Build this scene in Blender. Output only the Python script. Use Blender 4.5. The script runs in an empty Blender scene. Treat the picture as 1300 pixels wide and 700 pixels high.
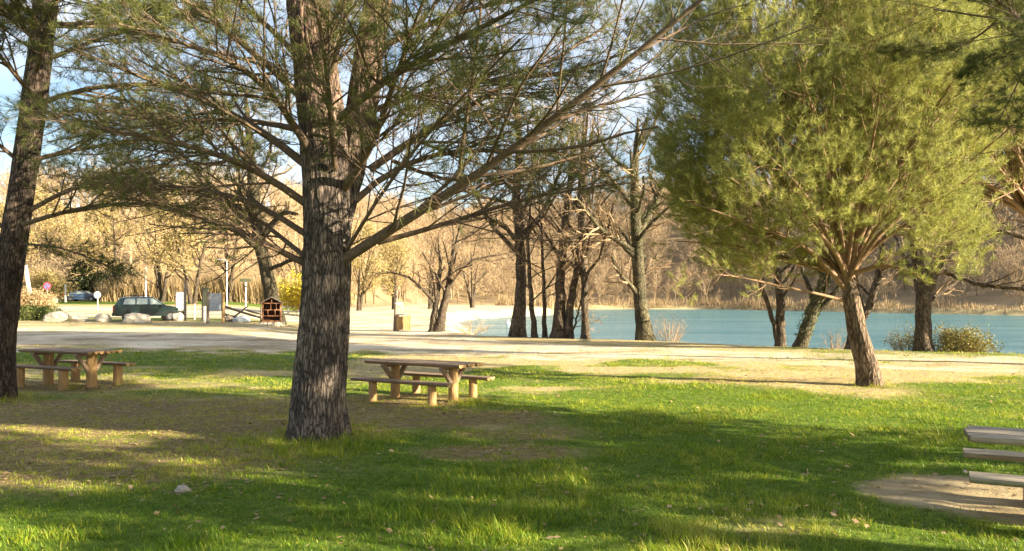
import bpy, math, random
import numpy as np
from mathutils import Vector, Matrix, noise as mnoise

random.seed(7)
RS = np.random.RandomState
sc = bpy.context.scene
col = sc.collection
R = math.radians
F = 1000.0; HY = 378.0; CZ = 2.0           # focal length in px of the 1300 px photo, horizon row, eye height

def unit(a):
    a = np.asarray(a, float)
    return a / np.maximum(np.linalg.norm(a, axis=-1, keepdims=True), 1e-9)
def ss(a, b, x):
    t = np.clip((np.asarray(x, float) - a) / (b - a), 0, 1)
    return t * t * (3 - 2 * t)
def W(px, py, d):
    """a point at distance d in front of the eye that shows at (px, py)"""
    return np.array([(px - 650) / F * d, d, CZ - (py - HY) / F * d])

# ------------------------------------------------------------------ value noise (numpy)
_perm = RS(3).rand(256, 256)
def vnoise(x, y, s=1.0, seed=0):
    x = np.asarray(x, float) / s + seed * 17.3 + 1000; y = np.asarray(y, float) / s + seed * 9.7 + 1000
    xi = np.floor(x).astype(int); yi = np.floor(y).astype(int)
    fx = x - xi; fy = y - yi; fx = fx * fx * (3 - 2 * fx); fy = fy * fy * (3 - 2 * fy)
    g = lambda i, j: _perm[i % 256, j % 256]
    return (g(xi, yi) * (1 - fx) + g(xi + 1, yi) * fx) * (1 - fy) + (g(xi, yi + 1) * (1 - fx) + g(xi + 1, yi + 1) * fx) * fy
def fbm(x, y, s, seed=0, o=4):
    r = 0; a = .5
    for i in range(o):
        r = r + a * vnoise(x, y, s / 2 ** i, seed + i); a *= .5
    return r / (1 - .5 ** o)

# ------------------------------------------------------------------ terrain
LAKE = np.array([(40, 22), (26, 25), (20, 25.8), (14.5, 28.5), (12.5, 30.2), (9.5, 33), (5, 36.5), (1.5, 39), (-1.5, 41), (-3.3, 46), (-6.5, 72),
                 (-9.5, 100), (-7, 115), (-1, 129), (3.5, 138), (7, 152), (4, 175), (0, 203), (30, 214), (52, 212), (66, 190), (76, 166), (92, 132),
                 (112, 100), (120, 60), (80, 30)], float)
def lake_sd(x, y):
    """signed distance to the lake's lip: negative inside"""
    x = np.asarray(x, float); y = np.asarray(y, float)
    d = np.full(x.shape, 1e9); ins = np.zeros(x.shape, bool)
    n = len(LAKE)
    for i in range(n):
        ax, ay = LAKE[i]; bx, by = LAKE[(i + 1) % n]
        ex, ey = bx - ax, by - ay
        t = np.clip(((x - ax) * ex + (y - ay) * ey) / (ex * ex + ey * ey), 0, 1)
        d = np.minimum(d, np.hypot(x - ax - t * ex, y - ay - t * ey))
        c = ((ay > y) != (by > y)) & (x < (bx - ax) * (y - ay) / (by - ay + 1e-12) + ax)
        ins ^= c
    return np.where(ins, -d, d)
TH = [-180, -60, -33, -20, -12, -5, 5, 15, 25, 33, 60, 180]
R0 = [150, 120, 112, 115, 150, 212, 228, 222, 196, 172, 150, 150]
R1 = [300, 260, 240, 250, 300, 380, 400, 380, 350, 310, 290, 300]
HA = [20, 26, 24, 27, 32, 42, 45, 44, 40, 38, 30, 20]
def ground(x, y):
    x = np.asarray(x, float); y = np.asarray(y, float)
    u = x / np.maximum(y, 5)
    z = ss(-.20, -.38, u) * .02 * (np.clip(y, 25, 112) - 25) * 1.0
    z = z + (fbm(x, y, 9, 1) - .5) * .10 * ss(2, 14, np.abs(y) + 3)
    sd = lake_sd(x, y) + (fbm(x, y, 5, 8) - .5) * 1.6
    z = z + .07 * ss(3.0, .6, sd) * ss(-.6, .6, sd)
    z = z - 1.25 * ss(.3, -3.2, sd) - 1.2 * ss(-3, -12, sd)
    th = np.degrees(np.arctan2(x, y)); r = np.hypot(x, y)
    r0 = np.interp(th, TH, R0); r1 = np.interp(th, TH, R1); ha = np.interp(th, TH, HA)
    z = z + ha * ss(r0, r1, r) * (.75 + .5 * fbm(x, y, 90, 4)) + ss(r0, r0 + 30, r) * (fbm(x, y, 18, 5) - .5) * 5
    return z
def gz(x, y): return float(ground(np.array([x]), np.array([y]))[0])
def PG(px, d, dz=0.0):
    x = (px - 650) / F * d
    return (x, d, gz(x, d) + dz)

# ------------------------------------------------------------------ mesh building
class MB:
    def __init__(s): s.v = []; s.f = []; s.a = []; s.n = 0; s.mi = []
    def add(s, v, f, a=0.5, mi=0):
        v = np.asarray(v, float).reshape(-1, 3); f = np.asarray(f, int)
        s.v.append(v); s.f.append(f + s.n); s.n += len(v); s.mi.append((len(f), mi))
        s.a.append(np.full(len(v), a) if np.isscalar(a) else np.asarray(a, float).ravel())
        return s
    def tubes(s, P, Rr, n=5, a=0.5, mi=0, cap=False):
        P = np.asarray(P, float); Rr = np.asarray(Rr, float)
        if P.ndim == 2: P = P[None]; Rr = Rr[None]
        N, K, _ = P.shape
        if N == 0: return s
        T = np.empty_like(P); T[:, 1:-1] = P[:, 2:] - P[:, :-2]; T[:, 0] = P[:, 1] - P[:, 0]; T[:, -1] = P[:, -1] - P[:, -2]
        T = unit(T); m = unit(P[:, -1] - P[:, 0])
        ref = np.where(np.abs(m[:, 2:3]) < .8, np.array([[0, 0, 1.]]), np.array([[0, 1., 0]]))
        A = unit(np.cross(T, ref[:, None, :])); B = np.cross(T, A)
        th = np.arange(n) * 2 * math.pi / n
        V = P[:, :, None, :] + Rr[:, :, None, None] * (np.cos(th)[None, None, :, None] * A[:, :, None, :] + np.sin(th)[None, None, :, None] * B[:, :, None, :])
        i = np.arange(N)[:, None, None] * K * n; k = np.arange(K - 1)[None, :, None] * n; j = np.arange(n)[None, None, :]; j2 = (j + 1) % n
        q = np.stack([i + k + j, i + k + n + j, i + k + n + j2, i + k + j2], -1).reshape(-1, 4)
        if not np.isscalar(a): a = np.repeat(np.asarray(a, float), K * n)
        off = s.n
        s.add(V, q, a, mi)
        if cap:
            for ii in range(N):
                for kk, rev in ((0, False), (K - 1, True)):
                    b = off + ii * K * n + kk * n
                    c = P[ii, kk]; ring = [b + t for t in range(n)]
                    s.v.append(np.array([c])); ci = s.n; s.n += 1; s.a.append(np.array([.5]))
                    tri = [(ring[(t + 1) % n], ring[t], ci, ) if rev else (ring[t], ring[(t + 1) % n], ci) for t in range(n)]
                    s.f.append(np.array(tri)); s.mi.append((n, mi))
        return s
    def box(s, c, size, rot=None, mi=0, a=0.5, taper=1.0):
        h = np.array(size) / 2
        v = np.array([(x, y, z) for z in (-1, 1) for y in (-1, 1) for x in (-1, 1)], float)
        v[v[:, 2] > 0, :2] *= taper
        v = v * h
        if rot is not None: v = v @ np.array(rot).T
        f = np.array([(0, 2, 3, 1), (4, 5, 7, 6), (0, 1, 5, 4), (2, 6, 7, 3), (0, 4, 6, 2), (1, 3, 7, 5)])
        return s.add(v + np.array(c), f, a, mi)
    def prism(s, poly, y0, y1, mi=0):
        """poly in (x, z) extruded from y0 to y1"""
        n = len(poly)
        v = [(x, y0, z) for x, z in poly] + [(x, y1, z) for x, z in poly]
        f = [(i, (i + 1) % n, n + (i + 1) % n, n + i) for i in range(n)]
        s.add(v, np.array(f), .5, mi)
        c0 = np.mean([v[i] for i in range(n)], axis=0); c1 = np.mean([v[n + i] for i in range(n)], axis=0)
        s.add(v[:n] + [tuple(c0)], [((i + 1) % n, i, n) for i in range(n)], .5, mi)
        s.add(v[n:] + [tuple(c1)], [(i, (i + 1) % n, n) for i in range(n)], .5, mi)
        return s
    def build(s, name, mats, parent=None, smooth=False, bevel=0.0):
        me = bpy.data.meshes.new(name)
        V = np.concatenate(s.v); A = np.concatenate(s.a)
        me.vertices.add(len(V)); me.vertices.foreach_set('co', V.astype(np.float32).ravel())
        tot = np.concatenate([np.full(len(f), f.shape[1]) for f in s.f if len(f)])
        li = np.concatenate([f.ravel() for f in s.f if len(f)])
        me.loops.add(len(li)); me.loops.foreach_set('vertex_index', li.astype(np.int32))
        me.polygons.add(len(tot)); st = np.concatenate([[0], np.cumsum(tot)[:-1]])
        me.polygons.foreach_set('loop_start', st.astype(np.int32)); me.polygons.foreach_set('loop_total', tot.astype(np.int32))
        mi = np.concatenate([np.full(n_, m_) for n_, m_ in s.mi])
        me.polygons.foreach_set('material_index', mi.astype(np.int32))
        me.polygons.foreach_set('use_smooth', np.full(len(tot), smooth))
        at = me.attributes.new('v', 'FLOAT', 'POINT'); at.data.foreach_set('value', A.astype(np.float32))
        me.update(calc_edges=True)
        for m in (mats if isinstance(mats, (list, tuple)) else [mats]): me.materials.append(m)
        o = bpy.data.objects.new(name, me); col.objects.link(o)
        if parent: o.parent = parent
        if bevel:
            b = o.modifiers.new('b', 'BEVEL'); b.width = bevel; b.segments = 2; b.limit_method = 'ANGLE'
        return o
def thing(name, label, cat, loc=(0, 0, 0), rz=0.0, group=None, tilt=None):
    o = bpy.data.objects.new(name, None); col.objects.link(o)
    o.location = loc; o.rotation_euler = (tilt[0], tilt[1], rz) if tilt else (0, 0, rz)
    o['label'] = label; o['category'] = cat
    if group: o['group'] = group
    return o
def tag(o, label=None, cat=None, group=None, kind=None):
    if label: o['label'] = label
    if cat: o['category'] = cat
    if group: o['group'] = group
    if kind: o['kind'] = kind
    return o
def rotz(a): c, s_ = math.cos(a), math.sin(a); return np.array([(c, -s_, 0), (s_, c, 0), (0, 0, 1)])

# ------------------------------------------------------------------ materials
def mat(name):
    m = bpy.data.materials.new(name); m.use_nodes = True
    nt = m.node_tree; return m, nt, nt.nodes, nt.links, nt.nodes['Principled BSDF']
def ramp(N, stops):
    r = N.new('ShaderNodeValToRGB'); e = r.color_ramp.elements
    while len(e) > 1: e.remove(e[-1])
    e[0].position, e[0].color = stops[0][0], (*stops[0][1], 1)
    for p, c in stops[1:]:
        k = e.new(p); k.color = (*c, 1)
    return r
def coords(N, L, scale=(1, 1, 1)):
    t = N.new('ShaderNodeTexCoord'); mp = N.new('ShaderNodeMapping'); mp.inputs['Scale'].default_value = scale
    L.new(t.outputs['Object'], mp.inputs['Vector']); return mp.outputs['Vector']
def nz(N, L, vec, scale, detail=4, rough=.6):
    n = N.new('ShaderNodeTexNoise'); n.inputs['Scale'].default_value = scale; n.inputs['Detail'].default_value = detail
    n.inputs['Roughness'].default_value = rough; L.new(vec, n.inputs['Vector']); return n
def mixc(N, L, fac, a, b, mode='MIX'):
    m = N.new('ShaderNodeMix'); m.data_type = 'RGBA'; m.blend_type = mode
    for sck, val in ((0, fac), (6, a), (7, b)):
        if hasattr(val, 'links') or hasattr(val, 'is_linked'): L.new(val, m.inputs[sck])
        elif sck == 0: m.inputs[0].default_value = val
        else: m.inputs[sck].default_value = (*val, 1)
    return m.outputs[2]
def math_(N, L, op, a, b=None):
    m = N.new('ShaderNodeMath'); m.operation = op
    for i, v_ in enumerate((a, b)):
        if v_ is None: continue
        if hasattr(v_, 'links'): L.new(v_, m.inputs[i])
        else: m.inputs[i].default_value = v_
    return m.outputs[0]
def bump(N, L, h, B, strength=.5, dist=.02):
    b = N.new('ShaderNodeBump'); b.inputs['Strength'].default_value = strength; b.inputs['Distance'].default_value = dist
    L.new(h, b.inputs['Height']); L.new(b.outputs['Normal'], B.inputs['Normal'])
def attr(N, name):
    a = N.new('ShaderNodeAttribute'); a.attribute_name = name; return a.outputs['Fac']

def plain(name, c, rough=.6, metal=0., scale=6, var=.35, bmp=.2, spec=.3):
    m, nt, N, L, B = mat(name)
    v = coords(N, L); n = nz(N, L, v, scale, 5)
    r = ramp(N, [(.25, tuple(x * (1 - var) for x in c)), (.75, tuple(min(1, x * (1 + var * .6)) for x in c))]); L.new(n.outputs['Fac'], r.inputs['Fac'])
    L.new(r.outputs['Color'], B.inputs['Base Color']); B.inputs['Roughness'].default_value = rough; B.inputs['Metallic'].default_value = metal
    B.inputs['Specular IOR Level'].default_value = spec
    if bmp: bump(N, L, n.outputs['Fac'], B, bmp, .01)
    return m
def bark(name, dark, mid, light, vs=9, stretch=.22, dist=.03, strength=1.0, red=None):
    m, nt, N, L, B = mat(name)
    v = coords(N, L, (1, 1, stretch))
    nd = nz(N, L, v, vs * .45, 3); 
    add = N.new('ShaderNodeVectorMath'); add.operation = 'MULTIPLY_ADD'; L.new(nd.outputs['Color'], add.inputs[0]); add.inputs[1].default_value = (.11,) * 3; L.new(v, add.inputs[2])
    vo = N.new('ShaderNodeTexVoronoi'); vo.feature = 'DISTANCE_TO_EDGE'; vo.inputs['Scale'].default_value = vs; L.new(add.outputs[0], vo.inputs['Vector'])
    r1 = ramp(N, [(0, (0, 0, 0)), (.12, (.75, .75, .75)), (.4, (1, 1, 1))]); L.new(vo.outputs['Distance'], r1.inputs['Fac'])
    vb = N.new('ShaderNodeTexVoronoi'); vb.feature = 'DISTANCE_TO_EDGE'; vb.inputs['Scale'].default_value = vs * .36; L.new(add.outputs[0], vb.inputs['Vector'])
    rb = ramp(N, [(0, (.12, .12, .12)), (.10, (1, 1, 1))]); L.new(vb.outputs['Distance'], rb.inputs['Fac'])
    both = mixc(N, L, 1.0, r1.outputs['Color'], rb.outputs['Color'], 'MULTIPLY')
    n2 = nz(N, L, coords(N, L, (1, 1, .5)), 14, 6, .7)
    r2 = ramp(N, [(.3, mid), (.7, light)]); L.new(n2.outputs['Fac'], r2.inputs['Fac'])
    top = r2.outputs['Color']
    if red:
        sp_ = N.new('ShaderNodeSeparateXYZ'); L.new(coords(N, L), sp_.inputs[0]); mr_ = N.new('ShaderNodeMapRange')
        mr_.inputs['From Min'].default_value = red[0]; mr_.inputs['From Max'].default_value = red[1]; mr_.inputs['To Max'].default_value = .75
        L.new(math_(N, L, 'ADD', sp_.outputs['Z'], math_(N, L, 'MULTIPLY', n2.outputs['Fac'], 1.2)), mr_.inputs['Value'])
        top = mixc(N, L, mr_.outputs[0], top, red[2])
    big_ = nz(N, L, coords(N, L, (1, 1, .6)), 2.2, 4); rg = ramp(N, [(.35, (.62, .62, .64)), (.65, (1.15, 1.12, 1.08))]); L.new(big_.outputs['Fac'], rg.inputs['Fac'])
    c = mixc(N, L, 1.0, mixc(N, L, both, dark, top), rg.outputs['Color'], 'MULTIPLY')
    L.new(c, B.inputs['Base Color']); B.inputs['Roughness'].default_value = .85; B.inputs['Specular IOR Level'].default_value = .2
    h = mixc(N, L, .35, both, n2.outputs['Fac'])
    bump(N, L, h, B, strength, dist)
    return m
def leafy(name, ca, cb, trans=.35, rough=.55, noise_scale=.6, spec=.25):
    """needles, grass, leaves: colour varies by blade (attribute v) and slowly through the plant"""
    m, nt, N, L, B = mat(name)
    r = ramp(N, [(0, ca), (1, cb)])
    n = nz(N, L, coords(N, L), noise_scale, 3)
    f = math_(N, L, 'ADD', math_(N, L, 'MULTIPLY', attr(N, 'v'), .55), math_(N, L, 'MULTIPLY', math_(N, L, 'SUBTRACT', n.outputs['Fac'], .25), .9))
    L.new(f, r.inputs['Fac'])
    L.new(r.outputs['Color'], B.inputs['Base Color']); B.inputs['Roughness'].default_value = rough; B.inputs['Specular IOR Level'].default_value = spec
    t = N.new('ShaderNodeBsdfTranslucent'); L.new(r.outputs['Color'], t.inputs['Color'])
    mx = N.new('ShaderNodeMixShader'); mx.inputs[0].default_value = trans
    L.new(B.outputs[0], mx.inputs[1]); L.new(t.outputs[0], mx.inputs[2]); L.new(mx.outputs[0], N['Material Output'].inputs['Surface'])
    return m

M = {}
M['pine_bark'] = bark('pine_bark', (.032, .026, .022), (.155, .125, .105), (.32, .26, .21), 22, .21, .022, red=(3.8, 6.2, (.25, .15, .10)))  # upper bark naturally redder, its tone lowered to include shade up there
M['pine_bark_shaded'] = bark('pine_bark_shaded', (.02, .015, .012), (.08, .06, .048), (.17, .13, .10), 22, .21, .022)  # pine bark darkened: the left trunk's shade is put into its colour
M['pine_bark_far'] = bark('pine_bark_red', (.05, .035, .024), (.17, .12, .085), (.38, .28, .195), 20, .2, .02)
M['branch_bark'] = plain('branch_bark', (.16, .11, .072), .85, scale=18, var=.5, bmp=.5)
M['young_branch'] = plain('young_branch', (.27, .17, .10), .8, scale=14, var=.4, bmp=.3)
M['dark_bark'] = bark('dark_bark', (.02, .018, .01), (.06, .052, .03), (.14, .115, .07), 14, .35, .02)
M['grey_bark'] = bark('grey_bark', (.03, .023, .016), (.09, .068, .048), (.22, .17, .115), 14, .35, .02)
M['ivy_bark'] = bark('mossy_bark', (.025, .025, .013), (.085, .073, .043), (.20, .17, .10), 12, .5, .02)
M['twig'] = plain('twig', (.34, .235, .135), .85, scale=3, var=.4, bmp=0)
M['twig_pale'] = plain('twig_pale', (.40, .28, .15), .85, scale=2, var=.4, bmp=0)
M['needle'] = leafy('pine_needle', (.045, .065, .018), (.24, .25, .07), .38)
M['needle_r'] = leafy('young_pine_needle', (.035, .075, .018), (.56, .54, .15), .38, noise_scale=.9)
M['leaf_olive'] = leafy('olive_leaf', (.18, .14, .05), (.52, .42, .17), .3)
M['leaf_dark'] = leafy('dark_leaf', (.012, .02, .008), (.05, .06, .02), .2)
M['leaf_yellow'] = leafy('yellow_leaf', (.30, .26, .02), (.62, .52, .05), .35)
M['leaf_ivy'] = leafy('ivy_leaf', (.03, .05, .012), (.14, .16, .04), .2)
M['leaf_bush'] = leafy('bush_leaf', (.10, .10, .03), (.36, .30, .07), .3)
M['reed'] = leafy('reed_blade', (.20, .135, .075), (.62, .47, .25), .3)
M['forest'] = leafy('bare_wood', (.20, .14, .085), (.60, .46, .28), .2, noise_scale=.03)
M['wood'] = None

def wood(name, ca, cb, axis_scale=(2, 22, 22)):
    m, nt, N, L, B = mat(name)
    n = nz(N, L, coords(N, L, axis_scale), 3, 6, .65); n2 = nz(N, L, coords(N, L), 3, 3)
    r = ramp(N, [(.3, ca), (.7, cb)]); L.new(n.outputs['Fac'], r.inputs['Fac'])
    c = mixc(N, L, math_(N, L, 'MULTIPLY', n2.outputs['Fac'], .5), r.outputs['Color'], tuple(x * .45 for x in ca))
    L.new(c, B.inputs['Base Color']); B.inputs['Roughness'].default_value = .75; B.inputs['Specular IOR Level'].default_value = .25
    bump(N, L, n.outputs['Fac'], B, .6, .006)
    return m
M['log'] = wood('log_wood', (.18, .12, .08), (.42, .31, .215))
M['post'] = wood('post_wood', (.32, .18, .07), (.62, .41, .19), (22, 22, 2))
M['grey_wood'] = wood('weathered_wood', (.24, .20, .15), (.54, .47, .37))
M['grey_post'] = wood('weathered_post', (.14, .11, .08), (.32, .26, .20), (20, 20, 2))
M['red_wood'] = wood('red_wood', (.28, .12, .06), (.48, .24, .13), (10, 10, 4))
M['rock'] = plain('pale_rock', (.52, .46, .36), .85, scale=3, var=.35, bmp=.8)
M['stone'] = plain('grey_stone', (.36, .32, .26), .9, scale=25, var=.4, bmp=.8)
M['white'] = plain('white_paint', (.78, .77, .74), .5, var=.08, bmp=0)
M['grey_panel'] = plain('grey_panel', (.34, .37, .40), .45, scale=1.5, var=.2, bmp=0)
M['dark_post'] = plain('dark_post', (.035, .032, .03), .6, var=.3)
M['olive_panel'] = plain('olive_panel', (.09, .10, .06), .6, var=.3)
M['concrete'] = plain('concrete', (.62, .57, .48), .85, scale=8, var=.2)
M['sign_red'] = plain('sign_red', (.62, .10, .13), .4, var=.06, bmp=0)
M['sign_blue'] = plain('sign_blue', (.16, .22, .50), .4, var=.06, bmp=0)
M['metal'] = plain('galvanised', (.42, .42, .41), .4, .7, var=.15)
M['dark_hole'] = plain('cell_filling', (.06, .03, .02), .9, scale=40, var=.6, bmp=.6)
M['tyre'] = plain('tyre_rubber', (.018, .018, .018), .85, var=.2, bmp=0)
M['rim'] = plain('rim_metal', (.30, .30, .31), .35, .8, var=.1, bmp=0)
M['red_lens'] = plain('tail_lens', (.35, .02, .02), .2, var=.05, bmp=0, spec=.5)
M['clear_lens'] = plain('head_lens', (.6, .62, .6), .15, var=.05, bmp=0, spec=.5)
M['black_trim'] = plain('black_trim', (.025, .026, .028), .55, var=.15, bmp=0)
M['number_plate'] = plain('plate_white', (.6, .6, .56), .5, var=.05, bmp=0)
def paint(name, c):
    m, nt, N, L, B = mat(name)
    B.inputs['Base Color'].default_value = (*c, 1); B.inputs['Roughness'].default_value = .3; B.inputs['Coat Weight'].default_value = .35; B.inputs['Coat Roughness'].default_value = .08
    n = nz(N, L, coords(N, L), 2, 4); r = ramp(N, [(.35, (.26,) * 3), (.7, (.42,) * 3)]); L.new(n.outputs['Fac'], r.inputs['Fac']); L.new(r.outputs['Color'], B.inputs['Roughness'])
    return m
M['green_paint'] = paint('green_paint', (.004, .017, .015)); M['blue_paint'] = paint('blue_paint', (.035, .07, .14))
def glassy(name, c):
    m, nt, N, L, B = mat(name); B.inputs['Base Color'].default_value = (*c, 1); B.inputs['Roughness'].default_value = .08; B.inputs['Specular IOR Level'].default_value = .9; return m
M['glass'] = glassy('car_glass', (.20, .24, .23))  # pale base colour carries the sky's reflection in the panes

# ------------------------------------------------------------------ ground sheet
def spaced(a, knots):
    out = []; x = a
    for lim, st in knots:
        while x < lim - 1e-6:
            out.append(x); x += st
    out.append(x); return np.array(out)
gy = spaced(-40, [(-2, 3), (4, .6), (16, .16), (30, .25), (60, .5), (120, 1.2), (260, 3.5), (700, 12)])
xs = spaced(0, [(14, .2), (40, .6), (120, 2), (500, 10)])
gx = np.concatenate([-xs[:0:-1], xs])
GX, GY = np.meshgrid(gx, gy)
def near_bumps(x, y):
    return (vnoise(x, y, 1.1, 35) - .5) * .045 * ss(34, 20, y) + (vnoise(x, y, .5, 31) - .5) * .03 * ss(30, 18, y) + (vnoise(x, y, .22, 33) - .5) * .012 * ss(20, 12, y)
GZ = ground(GX, GY) + near_bumps(GX, GY)
# what grows or lies where: pale gravel path and sand, brown bare soil, lush grass
PATHC = [(-60, 41), (-30, 38.5), (-16, 37), (-8, 35.5), (-2, 33), (3, 29.5), (8, 26.5), (14, 24.5), (22, 22.5), (60, 15)]
def masks(x, y):
    x = np.asarray(x, float); y = np.asarray(y, float)
    pc = np.interp(x, [p[0] for p in PATHC], [p[1] for p in PATHC])
    hw = np.interp(x, [-20, -8, 0, 5, 20], [7.5, 8.0, 5.5, 3.6, 2.6])
    wob = (fbm(x, y, 3, 12) - .5)
    path = ss(1.15, .8, np.abs(y - pc) / hw + wob * 1.3 + (fbm(x, y, 1.1, 14, 3) - .5) * .6)
    path = path * np.interp(x, [0, 5, 12, 20], [.95, .72, .56, .5])
    back = ss(38.5, 41, y + wob * 3) * ss(54, 50, y) * ss(-3, -7, x)
    path = path * (1 - .42 * back)
    sand = ss(38, 44, y + wob * 6) * ss(-9, -4.5, -x - 0) * ss(-.235, -.20, x / np.maximum(y, 5)) * ss(225, 190, y)
    road = ss(54, 58, y + wob * 3) * ss(84, 74, y) * ss(-12, -16, x) * 1.0
    sand = np.maximum(sand, road)
    def blob(cx, cy, rx, ry, w=1.0, rot=0.0):
        dx = x - cx; dy = y - cy; c, s_ = math.cos(rot), math.sin(rot)
        q = ((dx * c + dy * s_) / rx) ** 2 + ((-dx * s_ + dy * c) / ry) ** 2
        return w * ss(1.5, .45, np.sqrt(q) + wob * .9)
    soil = np.maximum.reduce([blob(-6.6, 13.2, 5.3, 2.9, .88), blob(-1.2, 13.0, 2.1, 1.1, .75), blob(-2.2, 15.3, 1.5, 1.0, .8),
                              blob(-10.2, 17.8, 2.2, 1.4, .8), blob(-6.2, 9.8, 3.6, 1.7, .8), blob(.2, 11.8, 1.2, .8, .6),
                              blob(6.3, 19.0, 3.2, .9, .6), blob(-.2, 10.2, 1.2, .6, .7), blob(2.3, 6.9, 1.0, .45, .45), blob(-11, 12, 3, 3, .8)])
    bare = np.maximum(blob(4.55, 8.15, 1.15, .85, 1.25, .3), blob(5.4, 7.35, 1.7, .75, 1.15, -.25))
    mot = fbm(x, y, 2.6, 71, 4)
    lush = np.maximum(ss(20.5, 14.5, y + wob * 9), .75 * ss(.46, .62, mot) * ss(36, 24, y)) * (1 - .72 * np.clip(soil, 0, 1)) * (1 - np.clip(bare, 0, 1))
    lush = np.maximum(lush, .8 * ss(-4, -6, x) * ss(20, 22, y + wob * 5) * ss(31, 28.5, y + wob * 4) * (1 - path))
    dryz = ss(14, 20, y)
    lushfar = ss(86, 92, y) * ss(-6, -12, x) * ss(112, 106, y) + ss(62, 58, y) * ss(48, 52, y) * ss(-13, -17, x) * .6 + ss(84, 90, y) * ss(-14, -20, x) * ss(118, 110, y)
    lush = np.maximum(lush, np.clip(lushfar, 0, 1) * (1 - np.clip(road, 0, 1)))
    return np.clip(np.maximum(path, sand), 0, 1), np.clip(soil, 0, 1), np.clip(bare, 0, 1), np.clip(lush, 0, 1)
pth, soil, bare, lush = masks(GX, GY)
ny, nx = GX.shape
idx = np.arange(ny * nx).reshape(ny, nx)
q = np.stack([idx[:-1, :-1], idx[:-1, 1:], idx[1:, 1:], idx[1:, :-1]], -1).reshape(-1, 4)
g = MB(); g.add(np.stack([GX, GY, GZ], -1), q)

def ground_mat():
    m, nt, N, L, B = mat('park_ground')
    v = coords(N, L)
    big = nz(N, L, v, .35, 5, .65); fine = nz(N, L, v, 9, 8, .75); mid = nz(N, L, v, 1.6, 6, .7); gr = nz(N, L, v, 45, 4, .7)
    r_dry = ramp(N, [(.3, (.20, .145, .065)), (.5, (.43, .34, .17)), (.72, (.66, .54, .33))]); L.new(fine.outputs['Fac'], r_dry.inputs['Fac'])
    r_grn = ramp(N, [(.3, (.045, .085, .012)), (.55, (.12, .18, .025)), (.75, (.28, .28, .06))]); L.new(fine.outputs['Fac'], r_grn.inputs['Fac'])
    r_soil = ramp(N, [(.3, (.12, .085, .035)), (.5, (.25, .18, .085)), (.72, (.44, .34, .19))]); L.new(fine.outputs['Fac'], r_soil.inputs['Fac'])
    stv = coords(N, L, (.6, 1, 1)); st_ = nz(N, L, stv, .42, 8, .74)  # streaks: thin branch shadows and litter mottling put into the gravel colour
    pf = math_(N, L, 'ADD', math_(N, L, 'MULTIPLY', gr.outputs['Fac'], .4), math_(N, L, 'MULTIPLY', st_.outputs['Fac'], .6))
    r_path = ramp(N, [(.42, (.26, .19, .11)), (.48, (.48, .38, .24)), (.53, (.70, .59, .42)), (.60, (.78, .68, .50))]); L.new(pf, r_path.inputs['Fac'])
    r_bare = ramp(N, [(.3, (.28, .21, .11)), (.7, (.50, .405, .25))]); L.new(mid.outputs['Fac'], r_bare.inputs['Fac'])
    def masked(name, amt=.9, lo=.32, hi=.68):
        a = attr(N, name)
        s_ = math_(N, L, 'ADD', a, math_(N, L, 'MULTIPLY', math_(N, L, 'SUBTRACT', big.outputs['Fac'], .5), amt * 1.6))
        s_ = math_(N, L, 'ADD', s_, math_(N, L, 'MULTIPLY', math_(N, L, 'SUBTRACT', mid.outputs['Fac'], .5), amt))
        s_ = math_(N, L, 'ADD', s_, math_(N, L, 'MULTIPLY', math_(N, L, 'SUBTRACT', fine.outputs['Fac'], .5), .5))
        k = N.new('ShaderNodeMapRange'); k.interpolation_type = 'SMOOTHSTEP'; k.inputs['From Min'].default_value = lo; k.inputs['From Max'].default_value = hi
        L.new(s_, k.inputs['Value']); return k.outputs[0]
    c = mixc(N, L, masked('lush', .9, .14, .86), r_dry.outputs['Color'], r_grn.outputs['Color'])
    c = mixc(N, L, masked('soil'), c, r_soil.outputs['Color'])
    c = mixc(N, L, masked('path', .7, .2, .8), c, r_path.outputs['Color'])
    c = mixc(N, L, masked('bare', .5), c, r_bare.outputs['Color'])
    # far hillside soil
    L.new(mixc(N, L, attr(N, 'hill'), c, mixc(N, L, big.outputs['Fac'], (.16, .115, .065), (.36, .27, .155))), B.inputs['Base Color'])
    B.inputs['Roughness'].default_value = .95; B.inputs['Specular IOR Level'].default_value = .1
    h = math_(N, L, 'ADD', fine.outputs['Fac'], math_(N, L, 'MULTIPLY', mid.outputs['Fac'], 2.0))
    bump(N, L, h, B, .9, .05)
    return m
M['ground'] = ground_mat()
go = g.build('ground', M['ground'], smooth=True)
th = np.degrees(np.arctan2(GX, GY)); rr = np.hypot(GX, GY)
hillm = ss(-4, 14, rr - np.interp(th, TH, R0))
for nm, arr in (('path', pth), ('soil', soil), ('bare', bare), ('lush', lush), ('hill', hillm)):
    a_ = go.data.attributes.new(nm, 'FLOAT', 'POINT'); a_.data.foreach_set('value', arr.astype(np.float32).ravel())
tag(go, kind='structure')

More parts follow.
